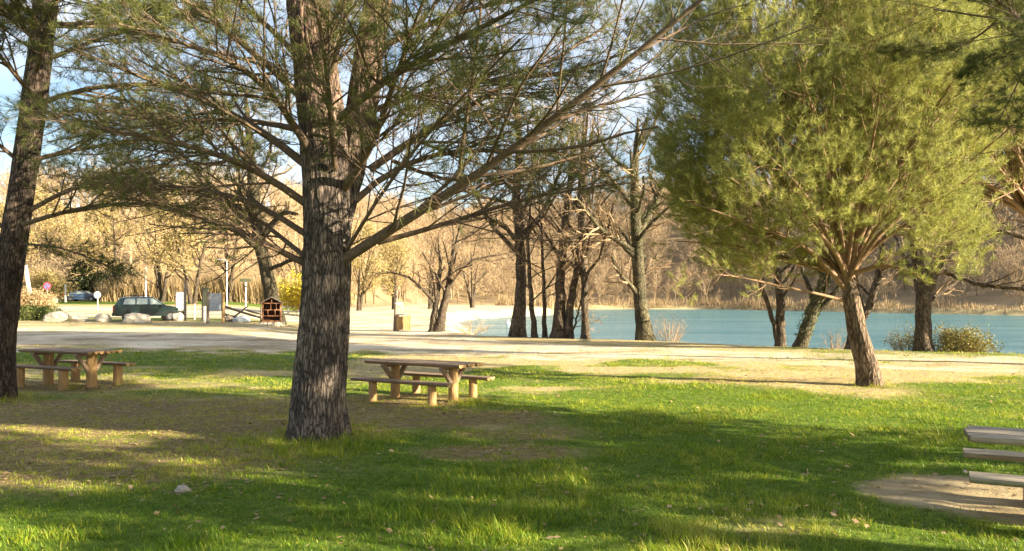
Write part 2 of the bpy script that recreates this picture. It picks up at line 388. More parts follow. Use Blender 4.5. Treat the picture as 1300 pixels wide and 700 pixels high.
# water
wm = MB()
wx = np.linspace(-40, 160, 3); wy = np.linspace(15, 240, 3)
wm.add([(-40, 10, -1.1), (170, 10, -1.1), (170, 250, -1.1), (-40, 250, -1.1)], np.array([(0, 1, 2, 3)]))
def water_mat():
    m, nt, N, L, B = mat('lake_water')
    B.inputs['Base Color'].default_value = (.085, .27, .30, 1); B.inputs['Roughness'].default_value = .12; B.inputs['IOR'].default_value = 1.33
    B.inputs['Specular IOR Level'].default_value = .34
    v = coords(N, L, (1, 2.2, 1)); n = nz(N, L, v, 1.1, 7, .72); n2 = nz(N, L, coords(N, L, (.2, 1, 1)), .25, 4)
    r = ramp(N, [(.38, (.058, .15, .17)), (.62, (.105, .22, .235))]); L.new(n2.outputs['Fac'], r.inputs['Fac']); L.new(r.outputs['Color'], B.inputs['Base Color'])
    bump(N, L, n.outputs['Fac'], B, .7, .13)
    # murky green-blue body light plus a wind-roughened sheen
    B.inputs['Specular IOR Level'].default_value = 0; B.inputs['Roughness'].default_value = 1
    gl = N.new('ShaderNodeBsdfGlossy'); gl.inputs['Roughness'].default_value = .10; gl.inputs['Color'].default_value = (.9, .95, 1, 1)
    b2 = N.new('ShaderNodeBump'); b2.inputs['Strength'].default_value = .6; b2.inputs['Distance'].default_value = .10; L.new(n.outputs['Fac'], b2.inputs['Height']); L.new(b2.outputs['Normal'], gl.inputs['Normal'])
    rm = ramp(N, [(.35, (.28,) * 3), (.65, (.48,) * 3)]); L.new(n2.outputs['Fac'], rm.inputs['Fac'])
    mx = N.new('ShaderNodeMixShader'); L.new(rm.outputs['Color'], mx.inputs[0]); L.new(B.outputs[0], mx.inputs[1]); L.new(gl.outputs[0], mx.inputs[2]); L.new(mx.outputs[0], N['Material Output'].inputs['Surface'])
    return m
M['water'] = water_mat()
wo = wm.build('lake_water', M['water']); tag(wo, kind='structure')

# ------------------------------------------------------------------ grass blades
def grass():
    rs = RS(11); mb = MB()
    def zone(y0, y1, dens, hscale, wid, segs, prob, crad=.05):
        area_x = lambda y: .66 * y + 1.5
        n = int((y1 - y0) * 2 * area_x((y0 + y1) / 2) * dens)
        nc = max(n // 22, 1); cy = y0 + (y1 - y0) * rs.rand(nc); cx = (rs.rand(nc) * 2 - 1) * area_x(cy); cr = crad * (.5 + rs.rand(nc)); ch = .55 + .95 * rs.rand(nc) ** 1.5
        k = rs.randint(0, nc, n); ph = rs.rand(n) * 6.283; rq = np.sqrt(rs.rand(n)); loose = rs.rand(n) < .38
        x = cx[k] + cr[k] * rq * np.cos(ph); y = cy[k] + cr[k] * rq * np.sin(ph); hm = ch[k] * (1.1 - .45 * rq)
        yl = y0 + (y1 - y0) * rs.rand(n); xl = (rs.rand(n) * 2 - 1) * area_x(yl)
        x = np.where(loose, xl, x); y = np.where(loose, yl, y); hm = np.where(loose, .6, hm); rq = np.where(loose, .4, rq); cv = rs.rand(nc)[k]
        p, so, ba, lu = masks(x, y)
        cl = fbm(x, y, .9, 21, 3); cl2 = fbm(x, y, .25, 25, 2)
        keep = rs.rand(n) < np.clip(prob * (lu * 1.1 + .30 * (1 - .75 * p) * (1 - ba) * (1 - .45 * so)) * (.45 + 1.3 * ss(.3, .65, cl2)), 0, 1) * (1 - .97 * ba) * (1 - .8 * p)
        x, y, lu, cl, so, cl2, hm, ph, rq, cv = [q_[keep] for q_ in (x, y, lu, cl, so, cl2, hm, ph, rq, cv)]; n = len(x)
        z = ground(x, y) + near_bumps(x, y) - .006
        # clumps taller round trunks and posts
        tall = np.zeros(n)
        for cx_, cy_, r_ in ((-2.75, 11.3, .95), (-2.75, 10.6, .8), (-10.1, 15.6, .8), (-.1, 6.9, .5), (-1.0, 7.4, .4), (-2.6, 6.3, .4), (-.6, 14.7, .35), (-1.0, 14.9, .25), (-8.9, 18.2, .24), (-9.5, 17.0, .22), (8.2, 17.9, .5), (1.5, 6.6, .35)):
            tall = np.maximum(tall, ss(r_ * 1.3, r_ * .5, np.hypot(x - cx_, y - cy_)) * (3.0 if r_ in (.24, .22) else 1.0))
        lu = np.maximum(lu, np.clip(tall, 0, 1) * .6)
        h = (.022 + .038 * lu * (.4 + ss(.35, .7, cl)) + .07 * tall) * (.65 + .7 * rs.rand(n)) * hscale * hm * 1.25
        h = np.maximum(h, .012); a = ph + rs.randn(n) * .7; lean = (.15 + .5 * rs.rand(n) + .75 * rq) * h
        d = np.stack([np.cos(a), np.sin(a), 0 * a], -1); s_ = np.stack([-np.sin(a + rs.randn(n) * .5), np.cos(a), 0 * a], -1)
        w = wid * (.7 + .6 * rs.rand(n))
        b = np.stack([x, y, z], -1)
        dry = (1 - lu) * .65 + .4 * (rs.rand(n) < .10) + .55 * np.clip(fbm(x, y, 2.2, 41, 3) - .45, -.1, .5) + .12 * ss(10, 16, y)
        val = np.clip(.08 + .35 * rs.rand(n) + .32 * cv + .5 * dry + .35 * (cl - .5), 0, 1)
        v0 = b - s_ * w[:, None] / 2; v1 = b + s_ * w[:, None] / 2
        mid = b + d * (lean * .35)[:, None] + np.array([0, 0, 1]) * (h * .6)[:, None]
        tip = b + d * lean[:, None] + np.array([0, 0, 1]) * (h * .95)[:, None]
        if segs == 2:
            v2 = mid - s_ * w[:, None] * .38; v3 = mid + s_ * w[:, None] * .38
            V = np.stack([v0, v1, v3, v2, tip], 1); i = np.arange(n)[:, None] * 5
            o = mb.n; mb.add(V, i + np.array([[0, 1, 2, 3]]), np.repeat(val, 5))
            mb.f.append(i + np.array([[3, 2, 4]]) + o); mb.mi.append((n, 0))
        else:
            V = np.stack([v0, v1, tip], 1); i = np.arange(n)[:, None] * 3
            mb.add(V, i + np.array([[0, 1, 2]]), np.repeat(val, 3))
    zone(4.6, 8, 3000, 1.0, .0045, 2, 1.0)
    zone(8, 12, 1800, 1.0, .006, 2, 1.0, .07)
    zone(12, 17, 1000, 1.0, .009, 1, 1.0, .09)
    zone(17, 24, 420, 1.1, .014, 1, 1.25, .12)
    zone(24, 46, 120, 1.3, .022, 1, 1.3, .16)
    return mb
m, nt, N, L, B = mat('grass_blade')
r = ramp(N, [(0, (.035, .10, .006)), (.4, (.13, .24, .012)), (.7, (.38, .40, .03)), (1, (.66, .54, .20))])
L.new(attr(N, 'v'), r.inputs['Fac']); L.new(r.outputs['Color'], B.inputs['Base Color']); B.inputs['Roughness'].default_value = .5; B.inputs['Specular IOR Level'].default_value = .3
t_ = N.new('ShaderNodeBsdfTranslucent'); L.new(r.outputs['Color'], t_.inputs['Color']); mx = N.new('ShaderNodeMixShader'); mx.inputs[0].default_value = .4
L.new(B.outputs[0], mx.inputs[1]); L.new(t_.outputs[0], mx.inputs[2]); L.new(mx.outputs[0], N['Material Output'].inputs['Surface'])
M['grass'] = m
gr = grass().build('grass', M['grass']); tag(gr, 'short green lawn grass with dry patches', 'grass', kind='stuff')

def litter():
    rs = RS(45); mb = MB(); n = 26000
    y = 5 + 27 * rs.rand(n) ** 1.3; x = (rs.rand(n) * 2 - 1) * (.66 * y + 1); p, so, ba, lu = masks(x, y)
    k = rs.rand(n) < (.25 + .75 * so + .2 * ba) * (1 - .75 * p) * ss(.35, .6, fbm(x, y, .8, 55, 3)); x, y = x[k], y[k]; n = len(x)
    z = ground(x, y) + near_bumps(x, y) + .012 + .03 * rs.rand(n) * masks(x, y)[3]
    a = rs.rand(n) * 6.283; L_ = .012 + .03 * rs.rand(n); w = np.where(rs.rand(n) < .5, .004, L_ * .55) * (1 + .04 * y)
    u = np.stack([np.cos(a), np.sin(a), .25 * rs.randn(n)], -1) * L_[:, None]; v = np.stack([-np.sin(a), np.cos(a), .3 * rs.randn(n)], -1) * w[:, None]; c = np.stack([x, y, z], -1)
    mb.add(np.stack([c - u, c + v, c + u, c - v], 1), np.arange(n)[:, None] * 4 + np.array([[0, 1, 2, 3]]), np.repeat(rs.rand(n), 4)); return mb
M['litter'] = leafy('dry_litter', (.14, .08, .04), (.56, .40, .22), .15)
tag(litter().build('leaf_litter', M['litter']), 'dry fallen leaves and needles strewn on the lawn', 'leaf litter', kind='stuff')

# ------------------------------------------------------------------ branching
def spawn(P, Rr, n, rs, t0=.2, t1=.98, ang=(35, 65), ratio=.5, taper=.45, K=5, up=0.0, wig=.12, rr=.5, flat=0.0, lenp=None, rmin=.003, prob=None):
    """children of the polylines P (N,K,3) with radii Rr: returns (N*n, K, 3), radii, parent index"""
    N_, K0, _ = P.shape
    pi = np.repeat(np.arange(N_), n); c = len(pi)
    t = (np.tile(np.arange(n), N_) + rs.rand(c)) / n; t = t0 + (t1 - t0) * t
    f = t * (K0 - 1); i0 = np.minimum(f.astype(int), K0 - 2); ff = (f - i0)[:, None]
    p = P[pi, i0] * (1 - ff) + P[pi, i0 + 1] * ff
    r0 = Rr[pi, i0] * (1 - ff[:, 0]) + Rr[pi, i0 + 1] * ff[:, 0]
    T = unit(P[pi, i0 + 1] - P[pi, i0])
    rnd = rs.randn(c, 3); rnd[:, 2] *= (1 - flat)
    perp = unit(rnd - (rnd * T).sum(-1, keepdims=True) * T)
    a = np.radians(ang[0] + (ang[1] - ang[0]) * rs.rand(c))[:, None]
    d = unit(T * np.cos(a) + perp * np.sin(a))
    Lp = np.linalg.norm(P[:, -1] - P[:, 0], axis=-1)[pi] if lenp is None else np.full(c, lenp)
    ln = Lp * ratio * (1 - .55 * t) * (.6 + .8 * rs.rand(c))
    out = np.empty((c, K, 3)); out[:, 0] = p; st = (ln / (K - 1))[:, None]
    for k in range(1, K):
        out[:, k] = out[:, k - 1] + d * st
        d = unit(d + rs.randn(c, 3) * wig + np.array([0, 0, up]))
    rb = np.maximum(r0 * rr * (.7 + .5 * rs.rand(c)), rmin)
    Ro = rb[:, None] * np.linspace(1, taper, K)[None, :]
    Ro = np.maximum(Ro, rmin * .6)
    if prob is not None:
        k_ = rs.rand(c) < prob; return out[k_], Ro[k_], pi[k_]
    return out, Ro, pi
def resample(pts, K, wig=0.0, rs=None):
    pts = np.asarray(pts, float); d = np.concatenate([[0], np.cumsum(np.linalg.norm(np.diff(pts, axis=0), axis=1))])
    # smooth (catmull-rom like) through linear resample + averaging
    t = np.linspace(0, d[-1], K); o = np.stack([np.interp(t, d, pts[:, i]) for i in range(3)], -1)
    for _ in range(2):
        o[1:-1] = o[1:-1] * .5 + (o[:-2] + o[2:]) * .25
    if wig: o[1:-1] += rs.randn(K - 2, 3) * wig
    return o
def lerp_r(rad, K): return np.interp(np.linspace(0, 1, K), np.linspace(0, 1, len(rad)), rad)

def tufts(mb, P, n_per, rs, L=.12, w=.004, needles=14, spread=(15, 60), up=.25, t0=.35, tipbias=1.0, mi=0):
    """pine needle brushes along the shoots P (N,K,3)"""
    N_, K, _ = P.shape; pi = np.repeat(np.arange(N_), n_per); c = len(pi)
    t = t0 + (1 - t0) * (1 - (1 - rs.rand(c)) ** 1.0) ; f = np.clip(t * (K - 1), 0, K - 1.001); i0 = f.astype(int); ff = (f - i0)[:, None]
    p = P[pi, i0] * (1 - ff) + P[pi, i0 + 1] * ff; T = unit(P[pi, i0 + 1] - P[pi, i0])
    ax = unit(T + np.array([0, 0, up]) + rs.randn(c, 3) * .15)
    val = np.repeat(np.repeat(rs.rand(N_), n_per) * .75 + .25 * rs.rand(c), needles)
    pp = np.repeat(p, needles, 0); aa = np.repeat(ax, needles, 0); m_ = len(pp)
    pp = pp + aa * (rs.rand(m_, 1) - .5) * L * .8
    rnd = rs.randn(m_, 3); perp = unit(rnd - (rnd * aa).sum(-1, keepdims=True) * aa)
    a = np.radians(spread[0] + (spread[1] - spread[0]) * rs.rand(m_))[:, None]
    d = unit(aa * np.cos(a) + perp * np.sin(a)); ln = (L * (.7 + .5 * rs.rand(m_)))[:, None]
    side = unit(np.cross(d, rs.randn(m_, 3))) * (w / 2)
    V = np.stack([pp - side, pp + side, pp + d * ln], 1)
    i = np.arange(m_)[:, None] * 3
    v_ = np.clip(val * .7 + rs.rand(m_) * .4, 0, 1)
    mb.add(V, i + np.array([[0, 1, 2]]), np.repeat(v_, 3), mi)
def leaves(mb, pts, rs, size=.05, n=6, spread=.15, mi=0):
    c = len(pts); p = np.repeat(pts, n, 0) + rs.randn(c * n, 3) * spread; m_ = len(p)
    a = unit(rs.randn(m_, 3)); b = unit(np.cross(a, rs.randn(m_, 3))); s_ = (size * (.6 + .8 * rs.rand(m_)))[:, None]
    V = np.stack([p - a * s_, p + b * s_ * .5, p + a * s_, p - b * s_ * .5], 1); i = np.arange(m_)[:, None] * 4
    mb.add(V, i + np.array([[0, 1, 2, 3]]), np.repeat(rs.rand(m_), 4), mi)
def ribbons(mb, P, w, rs, mi=0):
    """thin twigs as crossed slivers"""
    N_, K, _ = P.shape
    side = unit(rs.randn(N_, 3)) * (w if np.isscalar(w) else np.asarray(w)[:, None])
    a = P[:, 0]; b = P[:, K // 2]; c = P[:, -1]
    V = np.stack([a - side / 2, a + side / 2, b + side * .35, b - side * .35, c], 1); i = np.arange(N_)[:, None] * 5
    val = np.repeat(rs.rand(N_), 5); o = mb.n
    mb.add(V, i + np.array([[0, 1, 2, 3]]), val, mi); mb.f.append(i + np.array([[3, 2, 4]]) + o); mb.mi.append((N_, mi))

# ------------------------------------------------------------------ trunks with real furrows
def trunk_mesh(mb, pts, rad, K, n, depth=.02, vs=7.0, flare=0.0, seed=0, mi=0):
    P = resample(pts, K); Rd = lerp_r(rad, K)
    T = np.gradient(P, axis=0); T = unit(T); A = unit(np.cross(T, np.array([0, 1., 0]))); B_ = np.cross(T, A)
    th = np.arange(n) * 2 * math.pi / n
    z = P[:, 2] - P[0, 2]
    V = []
    for k in range(K):
        fl = flare * math.exp(-z[k] / .28)
        ang = th
        rr_ = Rd[k] * (1 + fl * (.8 + .45 * np.cos(5 * ang + seed) + .3 * np.cos(3 * ang + 1.3 * seed)))
        rr_ = rr_ * (1 + .035 * np.cos(2 * ang + z[k] * .7 + seed) + .02 * np.cos(4 * ang - z[k]))
        if depth:
            for j in range(n):
                q_ = Vector((math.cos(ang[j]) * Rd[k] * vs, math.sin(ang[j]) * Rd[k] * vs, z[k] * vs * .11 + seed))
                q_ += Vector((mnoise.noise(q_ * .8), mnoise.noise(q_ * .8 + Vector((9, 0, 0))), mnoise.noise(q_ * .7 + Vector((0, 5, 0))))) * .75
                dd = mnoise.voronoi(q_)[0]; e = min(1.0, (dd[1] - dd[0]) * 2.0)
                rr_[j] += depth * (e - .6) * (.7 + .6 * mnoise.noise(q_ * .35)) + depth * .5 * mnoise.noise(q_ * 2.3) + depth * 1.1 * mnoise.noise(q_ * .33 + Vector((3, 3, 3)))
        V.append(P[k] + rr_[:, None] * (np.cos(ang)[:, None] * A[k] + np.sin(ang)[:, None] * B_[k]))
    V = np.array(V); i = np.arange(K - 1)[:, None] * n; j = np.arange(n)[None, :]; j2 = (j + 1) % n
    q = np.stack([i + j, i + j2, i + n + j2, i + n + j], -1).reshape(-1, 4)
    mb.add(V.reshape(-1, 3), q, .5, mi)
    return P, Rd

# ------------------------------------------------------------------ pines
def pine_limbs(specs, K=9):
    """specs: list of (list of world points, r0, r1)"""
    P = np.array([resample(p, K) for p, a, b in specs]); Rr = np.array([np.linspace(a, b, K) for p, a, b in specs]); return P, Rr
def pine_foliage(limbP, limbR, seed, sec=11, ter=8, tuft_n=3, needle=(.13, .005, 13), secr=.42, barkmat='branch_bark', ndlmat='needle', up2=.03, flat=.7, dead=.0, t0=.12, qua=0, lenp=None, tuft_t0=.35, upt=.25, lowdead=0., ang2=(35, 70), wig2=.13):
    rs = RS(seed)
    wood_ = MB(); ndl = MB()
    wood_.tubes(limbP, limbR, 8)
    P2, R2, _ = spawn(limbP, limbR, sec, rs, t0, .98, ang2, secr, K=6, up=up2, wig=wig2, rr=.45, flat=flat, rmin=.006)
    wood_.tubes(P2, R2, 5)
    P3, R3, _ = spawn(P2, R2, ter, rs, .15, 1.0, (30, 60), .45, K=5, up=.05, wig=.16, rr=.5, flat=flat * .7, rmin=.0035)
    # every limb also ends in a few shoots
    ln = np.linalg.norm(P3[:, -1] - P3[:, 0], axis=1)
    wood_.tubes(P3, R3, 3)
    if qua:
        P4, R4, _ = spawn(P3, R3, qua, rs, .2, 1.0, (25, 55), .55, K=4, up=.08, wig=.15, rr=.6, rmin=.0025)
        ribbons(wood_, P4, .006, rs); sh = P4
    else: sh = P3
    live = rs.rand(len(sh)) > dead + lowdead * ss(4.3, 3.1, sh[:, 0, 2])
    tufts(ndl, sh[live], tuft_n, rs, *needle, up=upt, t0=tuft_t0)
    return wood_, ndl, P3
def whorls(trunkP, z0, z1, n_wh, per, rs, length, r=.05, rise=15):
    """automatic limbs up a stem: longest low down"""
    out = []
    zz = trunkP[:, 2]
    for i in range(n_wh):
        z = z0 + (z1 - z0) * (i + rs.rand() * .5) / n_wh; f = (z - z0) / (z1 - z0)
        p = np.array([np.interp(z, zz, trunkP[:, k]) for k in range(3)])
        off = rs.rand() * 6.28
        for j in range(per):
            a = off + j * 6.283 / per + rs.randn() * .25; el = R(rise + 25 * f + rs.randn() * 8)
            ln = length * (1 - .75 * f ** 1.3) * (.75 + .5 * rs.rand())
            d = np.array([math.cos(a) * math.cos(el), math.sin(a) * math.cos(el), math.sin(el)])
            pts = [p]; dd = d.copy()
            for k in range(5):
                pts.append(pts[-1] + dd * ln / 5); dd = unit(dd + np.array([0, 0, .05]) + rs.randn(3) * .07)
            out.append((pts, r * (1 - .6 * f), .008))
    return out
def to_parent(o, th_):
    """part meshes are built in world metres; hang them under the thing's Empty without moving them"""
    th_loc = Vector(th_.location)
    o.parent = th_; o.location = -th_loc
    return o

def pt(px, py, d): return W(px, py, d)
# ---- the big near pine
BASE = pt(401, 555, 11.3); BASE[2] = gz(BASE[0], BASE[1]) - .15
big = thing('pine_tree', 'large furrowed pine trunk in left foreground, limbs spreading over the lawn', 'tree', tuple(BASE))
tb = MB()
tp = [BASE, pt(404, 500, 11.3), pt(411, 420, 11.3), pt(416, 330, 11.35), pt(415, 230, 11.4), pt(406, 130, 11.5), pt(395, 40, 11.5), pt(384, -60, 11.6), pt(380, -260, 11.7), pt(384, -520, 11.8), pt(390, -800, 12)]
BP, BR = trunk_mesh(tb, tp, [.41, .37, .345, .325, .285, .25, .22, .19, .16, .10, .03], 520, 210, .024, 13, .36, 2)
# second leader behind the trunk
tb2 = [pt(430, 290, 11.5), pt(446, 215, 11.75), pt(458, 150, 11.9), pt(470, 60, 12.1), pt(488, -40, 12.3), pt(520, -240, 12.6), pt(530, -500, 12.8)]
trunk_mesh(tb, tb2, [.16, .22, .22, .19, .17, .11, .03], 220, 100, .016, 13, 0, 5)
to_parent(tb.build('trunk', M['pine_bark'], None, smooth=True), big)
L_ = []
def limb(*pts_, r0=.07, r1=.012): L_.append(([pt(*p) for p in pts_], r0, r1))
limb((436, 330, 11.2), (470, 312, 11.0), (530, 265, 10.6), (610, 225, 10.2), (690, 160, 9.8), (790, 85, 9.4), (885, 5, 9.0), (960, -60, 8.7), r0=.082, r1=.022)
limb((393, 338, 11.3), (340, 310, 11.0), (280, 285, 10.8), (215, 262, 10.6), (150, 250, 10.4), r0=.05)
limb((392, 300, 11.4), (350, 268, 11.6), (290, 245, 11.9), (215, 235, 12.2), (120, 232, 12.5), r0=.05)
limb((393, 262, 11.3), (330, 215, 11.0), (250, 185, 10.6), (160, 170, 10.2), (60, 150, 9.9), r0=.06)
limb((395, 215, 11.4), (345, 170, 11.5), (270, 130, 11.8), (180, 100, 12.2), (90, 60, 12.6), r0=.065)
limb((398, 200, 11.3), (360, 135, 10.8), (320, 85, 10.2), (250, 60, 9.4), (150, 30, 8.6), r0=.06)
limb((398, 140, 11.4), (350, 90, 11.2), (290, 40, 11), (220, -10, 10.8), (130, -60, 10.5), r0=.06)
limb((385, 80, 11.4), (340, 30, 11.9), (270, -20, 12.4), (170, -60, 12.9), r0=.05)
limb((436, 240, 11.3), (470, 195, 10.6), (492, 130, 9.9), (515, 60, 9.2), (545, -20, 8.5), r0=.065)
limb((432, 150, 11.2), (460, 120, 10.7), (500, 95, 10.1), (560, 60, 9.2), (640, 20, 8.2), (720, -20, 7.4), r0=.06)
limb((445, 260, 11.6), (500, 205, 12.2), (570, 190, 12.8), (660, 190, 13.4), (760, 200, 14), r0=.055)
limb((470, 215, 11.9), (540, 165, 12.2), (620, 120, 12.6), (700, 80, 13.0), (790, 20, 13.3), r0=.06)
limb((475, 140, 12.0), (550, 110, 12.0), (640, 100, 12.0), (730, 95, 12), (810, 60, 12), r0=.05)
limb((485, 60, 12.1), (560, 20, 12.0), (650, 0, 11.8), (760, -20, 11.6), r0=.05)
limb((480, 308, 11.0), (560, 288, 11.5), (650, 255, 12.2), (730, 240, 12.8), (800, 232, 13.4), r0=.04)
limb((440, 318, 11.2), (480, 250, 10.4), (540, 170, 9.6), (600, 110, 8.9), (660, 50, 8.2), r0=.028)
limb((425, 215, 11.1), (420, 150, 10.4), (415, 80, 9.6), (400, 0, 8.9), (380, -80, 8.2), r0=.045)
limb((410, 120, 11.3), (432, 60, 10.9), (440, 0, 10.4), (450, -60, 9.8), r0=.05)
limb((392, 330, 11.4), (355, 300, 12.0), (310, 262, 12.8), (240, 240, 13.6), (170, 228, 14.4), r0=.04)
limb((398, 170, 11.5), (330, 150, 12.6), (250, 150, 13.6), (150, 165, 14.6), (60, 180, 15.5), r0=.05)
limb((480, 100, 12.2), (540, 130, 13.4), (610, 150, 14.6), (700, 150, 15.6), r0=.045)
limb((500, 205, 12.2), (570, 235, 13.2), (650, 225, 14.2), (720, 205, 15.2), r0=.035)
lp, lr = pine_limbs(L_)
w1, n1, P3b = pine_foliage(lp, lr, 5, sec=24, ter=11, tuft_n=3, needle=(.12, .0048, 9), secr=.44, flat=.72, dead=.5, qua=3, tuft_t0=.1, upt=.1, lowdead=.42, ang2=(18, 55), wig2=.07)
lp2, lr2 = pine_limbs(whorls(BP, 6.4, 14.5, 9, 5, RS(9), 4.6, .06), 6)
w2, n2, _ = pine_foliage(lp2, lr2, 6, sec=9, ter=6, tuft_n=3, needle=(.2, .012, 12), secr=.4)
to_parent(w1.build('limbs', M['branch_bark'], None, smooth=True), big)
to_parent(w2.build('upper_limbs', M['branch_bark'], None, smooth=True), big)
cr = to_parent(n1.build('crown', M['needle'], None), big); to_parent(n2.build('upper_crown', M['needle'], None), big)

# ---- the pine at the left edge
LB = pt(1, 505, 15.7); LB[2] = gz(LB[0], LB[1]) - .15
lt = thing('pine_tree', 'shade-darkened pine trunk at the left edge beside the picnic table', 'tree', tuple(LB))
tb = MB()
LP, LR = trunk_mesh(tb, [LB, pt(2, 440, 15.7), pt(11, 350, 15.7), pt(26, 250, 15.8), pt(41, 150, 15.9), pt(51, 70, 16), pt(60, -20, 16), pt(70, -150, 16.1), pt(80, -420, 16.2)],
                [.27, .245, .235, .23, .225, .22, .19, .15, .03], 340, 130, .017, 13, .2, 8)
to_parent(tb.build('trunk', M['pine_bark_shaded'], None, smooth=True), lt)
L_ = []
limb((30, 285, 15.6), (80, 268, 15.2), (150, 255, 14.8), (230, 262, 14.4), (300, 270, 14), r0=.05)
limb((33, 270, 15.8), (90, 235, 16), (160, 215, 16.2), (250, 205, 16.5), (330, 215, 16.8), r0=.05)
limb((36, 205, 15.8), (90, 190, 16.2), (170, 180, 16.8), (260, 160, 17.4), r0=.05)
limb((42, 135, 15.8), (100, 110, 15.4), (180, 105, 15), (270, 110, 14.5), (340, 130, 14), r0=.06)
limb((50, 80, 16), (110, 55, 16.2), (180, 30, 16.6), (260, 15, 17), r0=.05)
limb((56, 10, 15.8), (110, -20, 15.2), (190, -50, 14.6), r0=.05)
limb((22, 300, 15.8), (-30, 270, 16), (-100, 240, 16), r0=.045)
limb((30, 210, 15.8), (-30, 160, 15.6), (-110, 120, 15.4), r0=.045)
limb((40, 120, 15.6), (0, 70, 14.6), (-40, 30, 13.6), (-60, -30, 12.8), r0=.05)
limb((46, 90, 15.5), (60, 40, 14.4), (70, -10, 13.2), (90, -60, 12), r0=.045)
limb((24, 310, 15.7), (70, 312, 15.4), (110, 325, 15.2), (150, 345, 15), r0=.022)
limb((36, 160, 16), (80, 140, 17), (140, 140, 18), (200, 150, 19), r0=.045)
limb((48, 60, 15.7), (20, 20, 14.8), (-20, -20, 14), r0=.045)
lp, lr = pine_limbs(L_)
w1, n1, _ = pine_foliage(lp, lr, 15, sec=22, ter=11, tuft_n=3, needle=(.13, .0068, 9), secr=.46, flat=.72, dead=.48, qua=3, tuft_t0=.1, lowdead=.4, ang2=(18, 55), wig2=.07)
lp2, lr2 = pine_limbs(whorls(LP, 7.5, 13.5, 7, 5, RS(19), 3.8, .05), 6)
w2, n2, _ = pine_foliage(lp2, lr2, 16, sec=8, ter=6, tuft_n=3, needle=(.2, .013, 11), secr=.4)
to_parent(w1.build('limbs', M['branch_bark'], None, smooth=True), lt); to_parent(w2.build('upper_limbs', M['branch_bark'], None, smooth=True), lt)
to_parent(n1.build('crown', M['needle'], None), lt); to_parent(n2.build('upper_crown', M['needle'], None), lt)

